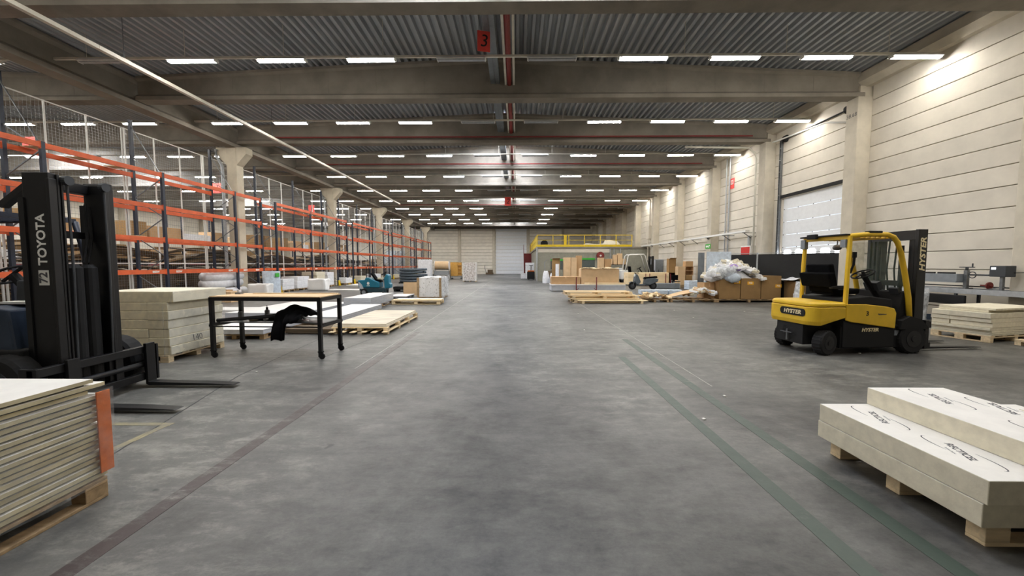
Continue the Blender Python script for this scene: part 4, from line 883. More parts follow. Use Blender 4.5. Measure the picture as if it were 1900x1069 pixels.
for x, r in ((-0.12, 0.33), (-1.7, 0.27)):
    for sy in (-0.55, 0.55):
        ww = MB().wheel((0, 0, 0), r, 0.22, 'y', 0, 1, 24).build('wheel', [M['rubber'], M['dgrey']], t); ww.location = (x - 0.2, sy, r)
# ---------------------------------------------------------------- right side, by the wall
pallet(9.52, 11.12, 8.05, 9.0, 'timber pallet under the pale board stack behind the yellow forklift', 'wood', h=0.14, along='y', rz=R(14))
rr = random.Random(5); c0 = (10.32, 8.525); a0 = R(14); z = 0.14; ca, sa = math.cos(a0), math.sin(a0)
BT = [0.03, 0.035, 0.045, 0.06, 0.1, 0.09, 0.11, 0.05, 0.045]
for i, th in enumerate(BT):
    split = i in (4, 5, 6)
    for q, (ya, yb) in enumerate(((-0.475, 0.165), (0.175, 0.475)) if split else ((-0.475 + 0.1 * (i == 7), 0.475 - 0.06 * (i > 6)),)):
        dy = (ya + yb) / 2; w = yb - ya; dx = rr.uniform(-0.03, 0.03) + 0.1 * (i > 6); z1 = z
        o = MB().box(-0.8, 0.78 - 0.12 * (i % 2), -w / 2, w / 2, 0, th - 0.004).build('foam_board', M['foam'], bevel=0.005)
        o.location = (c0[0] + dx * ca - dy * sa, c0[1] + dx * sa + dy * ca, z); o.rotation_euler = (0, 0, a0 + rr.uniform(-0.012, 0.012))
        tag(o, f"pale foam board {ORD[8 - i] + ' from top' if i < 8 else 'on top'}{', short wallward piece' if q else ', long aisleward piece' if split else ''}, stack behind the yellow forklift", 'board', 'foam boards behind the yellow forklift')
    z += th
for i, (x, y, r, L) in enumerate(((9.0, 8.95, 75, 0.9), (9.1, 9.2, 60, 0.7))):
    o = MB().rbox((x, y, 0.15 + 0.1 * i), (L, 0.1, 0.025), (0, R(18), R(r))).build('batten', M['pine']); tag(o, ['lower', 'upper'][i] + ' loose pine batten leaning left of the foam board stack', 'batten')
pallet(9.95, 10.75, 7.28, 7.72, 'low broken pallet at the right edge before the foam boards', 'wood', h=0.12, along='x', nb=4)
# conveyor with a labelling head along the wall
t = thing('roller_conveyor', 'long grey belt conveyor on steel legs along the right wall', 'conveyor', (11.95, 10.2, 0), R(0))
MB().box(-0.33, -0.29, -3.3, 2.6, 0.84, 0.97).box(0.29, 0.33, -3.3, 2.6, 0.84, 0.97).build('side_rail', M['galv'], t, bevel=0.004)
MB().box(-0.29, 0.29, -3.3, 2.6, 0.93, 0.95).build('belt', M['dgrey'], t)
MB().box(0.3, 0.33, -3.3, 2.6, 1.0, 1.03).build('guide_rail', M['blackm'], t)
for y in (-3.1, -1.5, 0.1, 1.6, 2.5):
    for x in (-0.3, 0.3): MB().box(x - 0.025, x + 0.025, y - 0.025, y + 0.025, 0, 0.86).box(x - 0.06, x + 0.06, y - 0.06, y + 0.06, 0, 0.02).build('leg', M['dgrey'], t)
    MB().box(-0.3, 0.3, y - 0.02, y + 0.02, 0.3, 0.34).build('cross_bar', M['dgrey'], t)
MB().box(-0.36, -0.3, -0.15, 0.95, 0.55, 0.8).build('motor_box', M['blackm'], t, bevel=0.02)
t = thing('labelling_head', 'grey labelling machine head with a handwheel on the conveyor', 'machine', (11.95, 10.35, 0.95))
MB().box(-0.1, 0.1, -0.08, 0.08, 0, 0.04).box(-0.035, 0.035, -0.04, 0.04, 0.04, 0.5).build('column', M['steel'], t)
MB().box(-0.2, 0.05, 0.05, 1.15, 0.2, 0.4).box(-0.22, 0.06, 0.05, 1.2, 0.17, 0.2).build('head_box', M['grey'], t, bevel=0.01)
MB().cyl((-0.08, 0.2, 0.42), (-0.08, 0.62, 0.42), 0.025, 10).cyl((-0.08, 0.7, 0.42), (-0.08, 1.05, 0.42), 0.025, 10).build('roller', M['blackm'], t)
MB().tube([(-0.1, 1.15, 0.22), (-0.1, 1.27, 0.22), (-0.1, 1.27, 0.34), (-0.1, 1.12, 0.4)], 0.014, 6).build('handle', M['lett'], t)
ring(MB(), (0, 0, 0.58), 0.13, 0.012, 0).cyl((0, 0, 0.48), (0, 0, 0.58), 0.03, 10).bar((-0.12, 0, 0.58), (0.12, 0, 0.58), 0.015, 0.01).bar((0, -0.12, 0.58), (0, 0.12, 0.58), 0.015, 0.01).cyl((0, -0.12, 0.58), (0, -0.12, 0.68), 0.015, 8).build('handwheel', M['dgrey'], t)
ring(MB(), (-0.06, -0.18, 0.38), 0.08, 0.012, R(90)).cyl((-0.02, -0.1, 0.38), (-0.02, -0.5, 0.38), 0.02, 8).build('side_wheel', M['dgrey'], t)
t = thing('control_screen', 'dark control box with a lit screen beside the labelling head', 'monitor', (11.9, 9.55, 0.95))
MB().box(-0.14, 0.12, -0.16, 0.16, 0.35, 0.62).build('housing', M['dgrey'], t, bevel=0.012); MB().box(-0.145, -0.139, 0.03, 0.12, 0.53, 0.58).build('screen', M['screen'], t)
MB().box(-0.03, 0.03, -0.03, 0.03, 0.02, 0.36).box(-0.1, 0.1, -0.1, 0.1, 0, 0.02).bar((0, -0.05, 0.1), (0, 0.25, 0.03), 0.04, 0.02).build('stand', M['steel'], t)
o = MB().cyl((12.1, 9.95, 1.06), (12.1, 9.98, 1.06), 0.09, 20).cyl((12.1, 9.9, 1.06), (12.1, 10.15, 1.06), 0.02, 10).build('label_reel', M['red']); tag(o, 'red label reel between the labelling head and the control box', 'reel')
o = MB().tube([(11.95, 9.4, 1.4), (12.4, 9.2, 1.42), (12.62, 9.1, 1.7), (12.64, 9.15, 2.5), (12.66, 9.22, 3.2)], 0.009, 5).build('cable', M['blackm'], smooth=True); tag(o, 'thin black cable rising from the control box up the right wall', 'cable')
# white machine wrapped in film left of the board stack
t = thing('wrapped_machine', 'pale machine wrapped in clear film below the conveyor end', 'machine', (11.05, 10.9, 0))
MB().box(-0.3, 0.3, -0.3, 0.3, 0.0, 0.25).box(-0.24, 0.24, -0.24, 0.24, 0.25, 0.8).box(-0.3, -0.24, -0.3, 0.3, 0.25, 0.85).build('body', M['grey'], t, bevel=0.02)
MB().box(0.1, 0.28, -0.32, -0.28, 0.1, 0.25).build('socket_box', M['dblue'], t)
fm = MB().grid(lambda u, v: ((0.34 + 0.03 * math.sin(5 * v + 12 * u)) * math.cos(6.2832 * u), (0.36 + 0.02 * math.sin(17 * u)) * math.sin(6.2832 * u), 0.1 + 0.85 * v), 28, 8).build('wrapping', M['bag'], t, smooth=True)
# black screens in front of the sectional door
for i, (p, q) in enumerate((((10.1, 18.3), (10.84, 17.5)), ((10.86, 17.48), (12.5, 14.95)))):
    t = thing('black_screen', f'black sheet screen in a thin frame before the loading door, {["far narrow", "near wide"][i]} one', 'screen', (p[0], p[1], 0), math.atan2(q[1] - p[1], q[0] - p[0]))
    L = math.hypot(q[0] - p[0], q[1] - p[1])
    MB().grid(lambda u, v: (L * u, 0.012 * math.sin(13 * u + 4 * v), 0.06 + 2.0 * v), 12, 10).build('sheet', M['curt'], t, thick=0.004)
    MB().box(-0.02, 0.02, -0.02, 0.02, 0, 2.13).box(L - 0.02, L + 0.02, -0.02, 0.02, 0, 2.13).box(0, L, -0.015, 0.015, 2.09, 2.12).box(0, L, -0.015, 0.015, 0.05, 0.08).build('frame', M['galv'], t)
    for x in (0.02, L - 0.02): MB().box(x - 0.03, x + 0.03, -0.3, 0.3, 0, 0.03).build('foot', M['galv'], t)
# tall brown cartons with yellow labels
pallet(8.5, 11.25, 16.35, 17.5, 'long pallet under the three brown cartons with yellow labels', 'woodx', h=0.13, along='y', nb=7)
for i, (a, b_, h, lx, lz) in enumerate(((8.62, 9.5, 0.86, 0.3, 0.72), (9.53, 10.36, 0.88, -0.02, 0.68), (10.39, 11.22, 0.98, 0.3, 0.56))):
    t = carton(a, b_, 16.4, 17.45, 0.135, 0.135 + h, 'cardb', f"brown carton with yellow label on the long pallet, {['left one below the scrap heap', 'middle one', 'right one with a closed lid'][i]}", group='brown cartons with yellow labels', tape=False)
    lb = MB().box(lx - 0.13, lx + 0.13, -0.53, -0.526, lz - 0.065, lz + 0.065).build('label', M['label'], t)
    text('PSB', 0.1, M['lett'], lb, (lx, -0.532, lz), (R(90), 0, 0), bold=0.001)
carton(8.15, 8.6, 16.75, 17.4, 0.0, 0.8, 'card', 'tan carton left of the brown cartons below the white bags')
rr = random.Random(21)
def scrap(name, lab, cat, cx, cy, lx, ly, zf, n, sz, mats, seed, grp):
    """a heap of single offcuts, each its own object, laid on the slope of the heap"""
    rr = random.Random(seed); pr = []
    for m in mats:
        for k in range(2):
            w, d, h = sz[0] * (0.7 + 0.6 * k), sz[1] * (0.8 + 0.4 * k), sz[2] * (0.8 + 0.5 * k)
            pr.append((m, MB().box(-w / 2, w / 2, -d / 2, d / 2, -h / 2, h / 2).build(name, M[m], bevel=0.006)))
    for i in range(n):
        x, y = rr.uniform(-1, 1), rr.uniform(-1, 0.6)
        z = zf(x, y); m, p = pr[i % len(pr)]
        o = p if i < len(pr) else inst(p, (0, 0, 0))
        o.location = (cx + x * lx, cy + y * ly, z + rr.uniform(-0.03, 0.03)); o.rotation_euler = (rr.uniform(-0.5, 0.5), rr.uniform(-0.5, 0.5), rr.uniform(0, 3.1))
        tag(o, lab, cat, grp)
t = thing('scrap_bag_core', 'milky film sacks bulging under the offcuts on the left brown carton', 'sack', (9.3, 16.95, 0.98))
MB().grid(lambda u, v: (0.8 * (u - 0.5) * 2 * (1 - 0.2 * v) * (1 + 0.05 * math.sin(9 * v)), 0.55 * math.cos(math.pi * v), (0.55 * max(0, 1 - abs(2 * u - 1.0) ** 2.2) + 0.02) * math.sin(math.pi * v) + 0.02 + 0.03 * math.sin(13 * u)), 20, 10).build('sack', M['plasw'], t, smooth=True)
hz = lambda x, y: 1.02 + max(0.0, 0.74 * (1 - abs(x) ** 2) * (1 - 0.55 * abs(y + 0.1)))
scrap('foam_offcut', 'cream foam offcut heaped on the brown cartons with yellow labels', 'offcut', 9.35, 16.95, 1.05, 0.6, hz, 190, (0.3, 0.17, 0.08), ('foam', 'sheetw', 'plasw'), 4, 'foam offcuts on the brown cartons')
for i, (x, y, z, s, m) in enumerate(((8.55, 16.5, 1.2, 0.42, 'bag'), (8.85, 16.35, 1.32, 0.38, 'bag'), (9.15, 16.35, 1.05, 0.34, 'plasb'), (9.2, 16.45, 1.5, 0.2, 'violet'), (9.4, 16.4, 1.42, 0.14, 'violet'), (8.35, 16.6, 1.05, 0.3, 'plasw'))):
    rq = random.Random(40 + i); ph = [rq.uniform(0, 6) for _ in range(6)]
    f = lambda u, v: (s * math.sin(math.pi * v) * math.cos(6.2832 * u) * (1 + 0.14 * math.sin(5 * 6.2832 * u + ph[0] + 4 * v)), s * 0.6 * math.sin(math.pi * v) * math.sin(6.2832 * u) * (1 + 0.14 * math.sin(4 * 6.2832 * u + ph[1])), s * 0.6 * math.cos(math.pi * v) * (1 + 0.12 * math.sin(9 * v + ph[2] + 7 * u)))
    o = MB().grid(f, 24, 12).build('film_bundle', M[m], smooth=True); o.location = (x, y, z)
    tag(o, ['milky film sack hanging over the left end of the scrap heap', 'milky film sack in front of the scrap heap peak', 'blue grey film bundle hanging before the left brown carton', 'violet film bundle near the scrap heap peak', 'small violet film scrap right of the larger violet bundle', 'white film sack at the far left foot of the scrap heap'][i], 'film')
o = MB().grid(lambda u, v: (8.25 + 0.35 * u, 17.6 + 0.25 * math.sin(2.5 * u), 0.0 + 2.15 * v), 8, 8).build('curved_sheet', M['grey'], thick=0.006); tag(o, 'curved grey sheet standing behind the film sacks', 'sheet')
o = MB().box(8.65, 9.75, 17.62, 17.66, 0.0, 2.18).build('bluish_panel', M['plasb'], bevel=0.004); tag(o, 'bluish white panel standing behind the scrap heap', 'panel')
carton(11.45, 12.1, 15.9, 16.6, 0.0, 0.9, 'cardb', 'brown carton half hidden behind the rear posts of the yellow forklift')
o = MB().grid(lambda u, v: (11.2 + 1.0 * u, 15.85 + 0.8 * v, 0.96 + 0.06 * math.sin(9 * u) * math.sin(7 * v) + 0.1 * math.exp(-((u - 0.4) ** 2) * 60)), 16, 8).build('white_film', M['plasw'], smooth=True, thick=0.01); tag(o, 'crumpled white film over the carton behind the yellow forklift', 'film')
t = thing('wrapped_drum', 'clear wrapped pale drum between the brown cartons and the yellow forklift', 'drum', (11.4, 15.6, 0))
MB().cyl((0, 0, 0.02), (0, 0, 0.42), 0.2, 18).build('drum', M['plasw'], t); MB().grid(lambda u, v: ((0.23 - 0.12 * v) * math.cos(6.2832 * u), (0.23 - 0.1 * v) * math.sin(6.2832 * u), 0.02 + 0.9 * v), 18, 6).build('wrapping', M['bag'], t, smooth=True)
# pallets of cardboard and wood scraps
pallet(5.3, 6.5, 16.35, 17.2, 'left low pallet heaped with short pine offcuts', 'woodx', h=0.13, along='y')
pallet(6.55, 8.5, 16.36, 17.3, 'right low pallet with a brown cardboard sheet and paper scraps', 'woodx', h=0.14, along='y', nb=7)
scrap('pine_offcut', 'short pine offcut on the left scrap pallet', 'offcut', 5.95, 16.75, 0.58, 0.35, lambda x, y: 0.19 + 0.1 * (1 - x * x), 34, (0.32, 0.12, 0.05), ('pine', 'woodx'), 8, 'pine offcuts on the left scrap pallet')
scrap('paper_scrap', 'crumpled pale scrap on the right scrap pallet', 'offcut', 7.95, 16.75, 0.5, 0.4, lambda x, y: 0.26 + 0.25 * (1 - x * x * 0.7), 46, (0.26, 0.14, 0.07), ('plasw', 'foam', 'cardl'), 9, 'pale scraps on the right scrap pallet')
o = MB().grid(lambda u, v: (6.45 + 1.6 * u + 0.1 * v, 16.35 + 0.75 * v, 0.2 + 0.34 * u + 0.06 * math.sin(3 * u) - 0.1 * (1 - v) * u), 12, 6).build('cardboard_sheet', M['cardl'], thick=0.008); tag(o, 'large bent tan cardboard sheet across the right scrap pallet', 'cardboard')
# long pine pallets
for k in range(3):
    off = -0.12 * (k == 2) - 0.1 * k
    t = thing('long_pallet', f"long fresh pine pallet, {['bottom', 'middle', 'top'][k]} of the three stacked beside the aisle", 'pallet', (3.82 + off, 16.1, 0.155 * k), 0, 'stacked long pine pallets')
    for j in range(4 - (k == 2)): MB().box(-1.45, 1.45 - 0.05 * k, 0.02 + j * 0.4, 0.16 + j * 0.4, 0.128, 0.153).build('deck_plank', M['pine'], t, bevel=0.003)
    for x in (-1.3, 0.0, 1.3):
        MB().box(x - 0.05, x + 0.05, 0.02, 1.3, 0.105, 0.128).build('stringer', M['pine'], t)
        for j in range(3): MB().box(x - 0.07, x + 0.07, 0.03 + j * 0.6, 0.15 + j * 0.6, 0.02, 0.105).build('block', M['wood'], t)
    for j in range(3): MB().box(-1.45, 1.45, 0.03 + j * 0.6, 0.13 + j * 0.6, 0, 0.02).build('bottom_plank', M['pine'], t)
for i in range(2):
    o = MB().box(2.55, 5.4, 15.75 + 0.17 * i, 15.9 + 0.17 * i, 0.1, 0.125).build('pine_plank', M['pine'], bevel=0.003); tag(o, f"{['front', 'second'][i]} loose pine plank lying before the long pallets", 'plank')
for i, x in enumerate((2.7, 5.1)): o = MB().box(x, x + 0.1, 15.74, 16.08, 0, 0.1).build('plank_bearer', M['wood']); tag(o, ['left', 'right'][i] + ' short bearer under the loose pine planks', 'bearer')
# grey flat crate with loads on it
t = thing('flat_crate', 'long grey flat crate with a white top behind the pine pallets', 'crate', (4.3, 23.6, 0))
MB().box(-2.2, 2.2, -0.65, 0.65, 0.03, 0.36).build('side', M['sheetg'], t, bevel=0.01); MB().box(-2.22, 2.22, -0.67, 0.67, 0.36, 0.41).build('lid', M['sheetw'], t)
for x in (-2, 0, 2): MB().box(x - 0.08, x + 0.08, -0.6, 0.6, 0, 0.03).build('bearer', M['woodx'], t)
carton(2.12, 3.85, 23.2, 24.1, 0.411, 0.86, 'card', 'long tan carton lying on the left end of the grey crate')
carton(3.92, 6.2, 23.3, 24.2, 0.411, 1.33, 'cardl', 'big pale cardboard box on the grey crate with slats on top', tape=False)
for i in range(7):
    o = MB().rbox((4.05 + 0.33 * i, 23.6, 1.37 + 0.02 * (i % 2)), (0.28, 0.8, 0.05), (R(4 * (i % 3 - 1)), R(6 * ((i * 2) % 3 - 1)), R(15 * (i % 2)))).build('slat', M['wood' if i % 2 else 'pine']); tag(o, f'short wooden slat on the big pale box, {ORD[i]} from its left end', 'slat', 'slats on the big pale box')
for i in range(2):
    o = MB().box(4.4 - 0.3 * i, 6.5, 22.97 + 0.1 * i, 23.06 + 0.1 * i, 0.411, 0.5 + 0.02 * i).build('pine_beam', M['pine']); tag(o, ['front', 'rear'][i] + ' long pine beam on the front edge of the grey crate', 'beam')
for i, y in enumerate((22.8, 24.35)):
    t = thing('stake_frame', ['red U shaped stake frame standing before the grey crate', 'red U shaped stake frame behind the grey crate'][i], 'frame', (4.15, y, 0))
    MB().box(-0.62, -0.57, -0.03, 0.03, 0, 0.86).box(0.57, 0.62, -0.03, 0.03, 0, 0.86).box(-0.62, 0.62, -0.03, 0.03, 0.02, 0.08).bar((-0.6, 0, 0.06), (-0.45, 0, 0.2), 0.03, 0.03).bar((0.6, 0, 0.06), (0.45, 0, 0.2), 0.03, 0.03).build('frame', M['stair'], t)
    for s in (-1, 1): MB().box(s * 0.6 - 0.06, s * 0.6 + 0.06, -0.15, 0.15, 0, 0.02).build('foot', M['stair'], t)
# scooter
t = thing('scooter', 'grey motor scooter with a black seat parked by the crates', 'scooter', (8.15, 24.8, 0), R(6))
for x, r in ((-0.72, 0.24), (0.66, 0.24)):
    w = MB().wheel((0, 0, 0), r, 0.11, 'y', 0, 1, 20).build('wheel', [M['rubber'], M['dgrey']], t); w.location = (x, 0, r)
MB().prism([(-0.62, 0.52), (-0.52, 0.36), (-0.36, 0.3), (-0.22, 0.5), (-0.38, 0.85), (-0.47, 1.0), (-0.55, 0.98)], 'y', -0.19, 0.19).build('front_shield', M['scoot'], t, bevel=0.03)
MB().prism([(-0.4, 0.26), (0.3, 0.26), (0.3, 0.36), (-0.36, 0.34)], 'y', -0.17, 0.17).build('footboard', M['scoot'], t, bevel=0.02)
MB().prism([(0.05, 0.36), (0.35, 0.28), (0.9, 0.5), (0.95, 0.68), (0.7, 0.74), (0.1, 0.7)], 'y', -0.2, 0.2).build('rear_body', M['scoot'], t, bevel=0.04)
MB().prism([(0.02, 0.68), (0.1, 0.8), (0.5, 0.82), (0.88, 0.86), (0.9, 0.74), (0.6, 0.72)], 'y', -0.15, 0.15).build('seat', M['cloth'], t, bevel=0.03)
MB().cyl((-0.5, 0, 0.95), (-0.5, 0, 1.06), 0.03, 8).cyl((-0.46, -0.34, 1.06), (-0.46, 0.34, 1.06), 0.02, 8).tube([(-0.48, -0.25, 1.06), (-0.45, -0.3, 1.2), (-0.44, -0.34, 1.24)], 0.01, 6).build('handlebar', M['blackm'], t)
MB().cyl((-0.6, 0, 0.9), (-0.56, 0, 0.9), 0.08, 14).build('headlamp', M['lett'], t)
MB().cyl((-0.72, -0.09, 0.24), (-0.5, -0.09, 0.85), 0.02, 8).cyl((-0.72, 0.09, 0.24), (-0.5, 0.09, 0.85), 0.02, 8).build('fork', M['steel'], t)
MB().prism([(-0.95, 0.42), (-0.8, 0.52), (-0.6, 0.5), (-0.5, 0.38), (-0.62, 0.46), (-0.8, 0.48)], 'y', -0.08, 0.08).build('mudguard', M['scoot'], t)
# white forklift seen behind the scooter
t = thing('forklift', 'white forklift with an open overhead guard behind the long pine pack', 'forklift', (10.0, 32.6, 0), R(0))
for s in (-0.5, 0.5):
    MB().tube([(-0.95, s, 1.0), (-0.72, s, 2.3), (-0.6, s, 2.42), (0.55, s, 2.44), (0.68, s, 2.3), (1.1, s, 0.9)], 0.05, 8).build('guard_post', M['white'], t, smooth=True)
g = MB()
for i in range(6): g.box(-0.55 + 0.21 * i, -0.5 + 0.21 * i, -0.5, 0.5, 2.4, 2.46)
g.build('roof_slats', M['white'], t)
MB().box(-1.25, -0.7, -0.55, 0.55, 0.35, 1.15).build('counterweight', M['white'], t, bevel=0.08); MB().box(-0.7, 1.1, -0.5, 0.5, 0.3, 0.75).build('chassis', M['blackm'], t, bevel=0.03)
MB().prism([(-0.5, 0.75), (0.0, 0.75), (0.0, 0.95), (-0.35, 0.95), (-0.42, 1.45), (-0.55, 1.45)], 'y', -0.28, 0.28).build('seat', M['cloth'], t, bevel=0.03)
ring(MB(), (0.35, 0, 1.3), 0.18, 0.02, R(-30)).cyl((0.35, 0, 1.3), (0.7, 0, 0.8), 0.05, 8).build('steering_wheel', M['blackm'], t)
for s in (-0.38, 0.38): MB().box(1.25, 1.42, s - 0.07, s + 0.07, 0.1, 2.3).build('mast_rail', M['black'], t)
MB().box(1.28, 1.38, -0.4, 0.4, 2.1, 2.25).box(1.28, 1.38, -0.4, 0.4, 0.3, 0.5).box(1.3, 1.36, -0.3, 0.3, 0.5, 1.6).build('mast_crossmember', M['black'], t); MB().box(1.44, 1.5, -0.5, 0.5, 0.1, 1.1).build('carriage', M['black'], t)
for s in (-0.25, 0.25): MB().prism([(1.5, 0.6), (1.54, 0.6), (1.55, 0.07), (2.5, 0.04), (1.5, 0.03)], 'y', s - 0.06, s + 0.06).build('fork', M['black'], t)
for x, r in ((-0.9, 0.26), (0.9, 0.33)):
    for s in (-0.48, 0.48):
        w = MB().wheel((0, 0, 0), r, 0.2, 'y', 0, 1, 18).build('wheel', [M['rubber'], M['grey']], t); w.location = (x, s, r)
# long pine pack with stakes
t = thing('timber_pack', 'long pale pine pack with dark stakes behind the scooter', 'timber', (10.3, 29.6, 0))
for k in range(4):
    for j in range(3): MB().box(-1.9, 1.72 + 0.06 * ((k + j) % 2), -0.6 + 0.4 * j, -0.21 + 0.4 * j, 0.1 + 0.225 * k, 0.32 + 0.225 * k).build('timber', M['pine'], t, bevel=0.006)
for x in (-1.5, 0, 1.5): MB().box(x - 0.05, x + 0.05, -0.6, 0.6, 0, 0.1).build('bearer', M['woodx'], t)
for x in (-0.6, -0.3, 0.9, 1.25): MB().box(x - 0.02, x + 0.02, -0.66, -0.62, 0, 0.92).build('stake', M['stair'], t)
# tall cartons and odds and ends along the far right
for i, (x0, x1, y, h, m, lab) in enumerate(((2.85, 3.45, 30.5, 2.05, 'cardb', 'tall narrow brown carton left of the tan wardrobe cartons'), (3.75, 4.3, 30.5, 2.15, 'cardl', 'left tan wardrobe carton standing behind the pale box'), (4.32, 4.75, 30.4, 2.15, 'cardl', 'middle tan wardrobe carton standing behind the pale box'), (4.77, 5.2, 30.6, 2.3, 'card', 'right taller tan wardrobe carton behind the pale box'), (6.7, 7.15, 31.5, 2.15, 'cardl', 'tan upright carton under the hose reel'), (7.2, 7.75, 31.6, 2.05, 'card', 'darker upright carton right of the carton under the hose reel'), (11.45, 11.95, 29.0, 2.05, 'cardb', 'tall brown open carton by the right wall beyond the scooter'))):
    carton(x0, x1, y, y + 0.5, 0, h, m, lab, open_top=i in (0, 6), tape=False)
o = MB().cyl((3.15, 29.6, 0), (3.15, 29.6, 1.65), 0.14, 14).build('white_tube', M['plasw']); tag(o, 'upright white tube before the tall narrow brown carton', 'tube')
# shelf with rolls and boxes
t = thing('roll_shelf', 'dark shelf trolley with white rolls below the hose reel', 'shelf', (8.4, 33.6, 0))
for x in (-1.1, 1.1):
    for y in (-0.3, 0.3): MB().box(x - 0.03, x + 0.03, y - 0.03, y + 0.03, 0, 1.9).build('post', M['blackm'], t)
for z in (0.4, 1.0, 1.55): MB().box(-1.15, 1.15, -0.33, 0.33, z, z + 0.05).build('shelf', M['blackm'], t)
for i, (x, z) in enumerate(((7.6, 1.73), (8.0, 1.2), (8.5, 1.2), (8.9, 1.2))):
    o = MB().cyl((x - 0.2, 33.4, z), (x + 0.2, 33.4, z), 0.12, 12).build('white_roll', M['plasw']); tag(o, f"white roll on the dark shelf trolley, {['top shelf', 'middle shelf left', 'middle shelf centre', 'middle shelf right'][i]}", 'roll', 'rolls on the dark shelf trolley')
for i, (x, w, h) in enumerate(((8.1, 0.35, 0.5), (8.55, 0.3, 0.85), (8.95, 0.4, 0.95), (9.3, 0.3, 0.5))):
    carton(x - w / 2, x + w / 2, 33.4, 33.8, 1.6, 1.6 + h, 'cardl', f'small tan carton on top of the dark shelf trolley, {ORD[i]} from the left', group='cartons on the dark shelf trolley', tape=False)
t = thing('cabinet', 'light grey steel cabinet against the right wall beyond the timber pack', 'cabinet', (12.35, 34.0, 0))
MB().box(-0.35, 0.32, -0.6, 0.6, 0, 2.05).build('body', M['sheetg'], t, bevel=0.01); MB().box(-0.34, 0.31, -0.615, -0.6, 0.06, 2.0).build('door', M['grey'], t); MB().box(-0.1, -0.06, -0.64, -0.615, 0.95, 1.15).build('handle', M['blackm'], t)
for i, (x, z, w, h, m) in enumerate(((11.5, 0.2, 0.5, 0.5, 'cardl'), (11.5, 0.71, 0.5, 0.75, 'cardl'), (12.02, 0.2, 0.45, 0.65, 'cardb'), (12.02, 1.47, 0.5, 0.35, 'card'))):
    carton(x - w / 2, x + w / 2, 26.9, 27.4, z, z + h, m, f"carton in the pile by the right wall pilaster, {['lower left', 'upper left', 'lower right', 'topmost right'][i]}", group='cartons by the pilaster', tape=False)
t = thing('open_crate', 'open fronted brown crate with two pigeonholes by the pilaster', 'crate', (12.02, 27.15, 0.86))
MB().box(-0.28, 0.28, -0.25, 0.25, 0, 0.02).box(-0.28, 0.28, -0.25, 0.25, 0.29, 0.31).box(-0.28, 0.28, -0.25, 0.25, 0.59, 0.61).box(-0.28, -0.26, -0.25, 0.25, 0, 0.6).box(0.26, 0.28, -0.25, 0.25, 0, 0.6).box(-0.28, 0.28, 0.23, 0.25, 0, 0.6).build('body', M['card'], t)
o = MB().box(11.2, 12.25, 26.85, 27.45, 0.0, 0.2).build('crate_base', M['woodx'], bevel=0.01); tag(o, 'low timber base under the carton pile by the pilaster', 'base')
t = thing('chair', 'small dark chair with white metal legs by the cartons', 'chair', (10.7, 25.9, 0))
MB().box(-0.22, 0.22, -0.2, 0.2, 0.45, 0.49).build('seat', M['cloth'], t, bevel=0.01); MB().box(-0.22, 0.22, 0.18, 0.22, 0.55, 0.9).build('backrest', M['cloth'], t, bevel=0.01)
for x in (-0.2, 0.2):
    for y in (-0.18, 0.2): MB().cyl((x, y, 0), (x, y, 0.46 if y < 0 else 0.6), 0.014, 8).build('leg', M['white'], t)
for i in range(4): slab('blue_white_pack', 10.9, 12.0, 24.4, 25.1, 0.02 + 0.14 * i, 0.155 + 0.14 * i, [M['plasb']], f'bluish white packet in the neat pile beside the film sacks, {ORD[3 - i]} from the top', 'packet', 'bluish white packets', 0.015)
for i, (x0, x1) in enumerate(((6.55, 8.0), (8.05, 8.75))): slab('white_bundle', x0, x1, 20.3, 20.75, 0.02, 0.27, [M['plasb']], ['longer', 'shorter'][i] + ' bluish white wrapped bundle on the floor behind the scrap pallets', 'bundle', None, 0.04)
slab('grey_case', 9.3, 10.9, 25.7, 26.3, 0.0, 0.35, [M['grey']], 'long low grey case on the floor beside the dark chair', 'case', None, 0.03)

# ---------------------------------------------------------------- mezzanine block at the far right
t = thing('mezzanine', 'grey block office with a yellow railed deck in the far right corner', 'mezzanine', (0, 0, 0)); t['kind'] = 'structure'
for i in range(9):
    for k in range(6):
        x0 = 2.05 + 1.178 * i; MB().box(x0 + 0.004, x0 + 1.174, 37.0, 37.2, 0.52 * k + 0.004, 0.52 * k + 0.516).build('block_panel', M['block'], t)
MB().box(2.05, 2.25, 37.2, 56, 0, 3.12).box(2.3, 12.65, 37.2, 37.3, 0, 3.12).build('wall_core', M['block'], t)
MB().box(1.95, 12.65, 36.9, 56, 3.12, 3.3).build('deck_slab', M['beam'], t)
MB().box(1.9, 2.02, 36.86, 36.98, 0, 3.3).build('corner_post', M['galv'], t)
MB().box(2.05, 8.9, 36.96, 37.0, 2.75, 3.1).build('pale_band', M['panel'], t)
for x0, x1, z0, z1, n in ((3.3, 5.6, 1.15, 1.95, 'window_1'), (6.2, 7.5, 1.1, 2.05, 'window_2')):
    w = MB().box(x0, x1, 36.955, 37.0, z0, z1).build('window', M['dgrey'], t); MB().box(x0 + 0.05, x1 - 0.05, 36.94, 36.96, z0 + 0.05, z1 - 0.05).build('pane', M['glass'], w); MB().box(x0, x1, 36.93, 36.97, z1, z1 + 0.18).build('green_lit_strip', M['green'], w)  # green light at the openings painted as a flat green strip
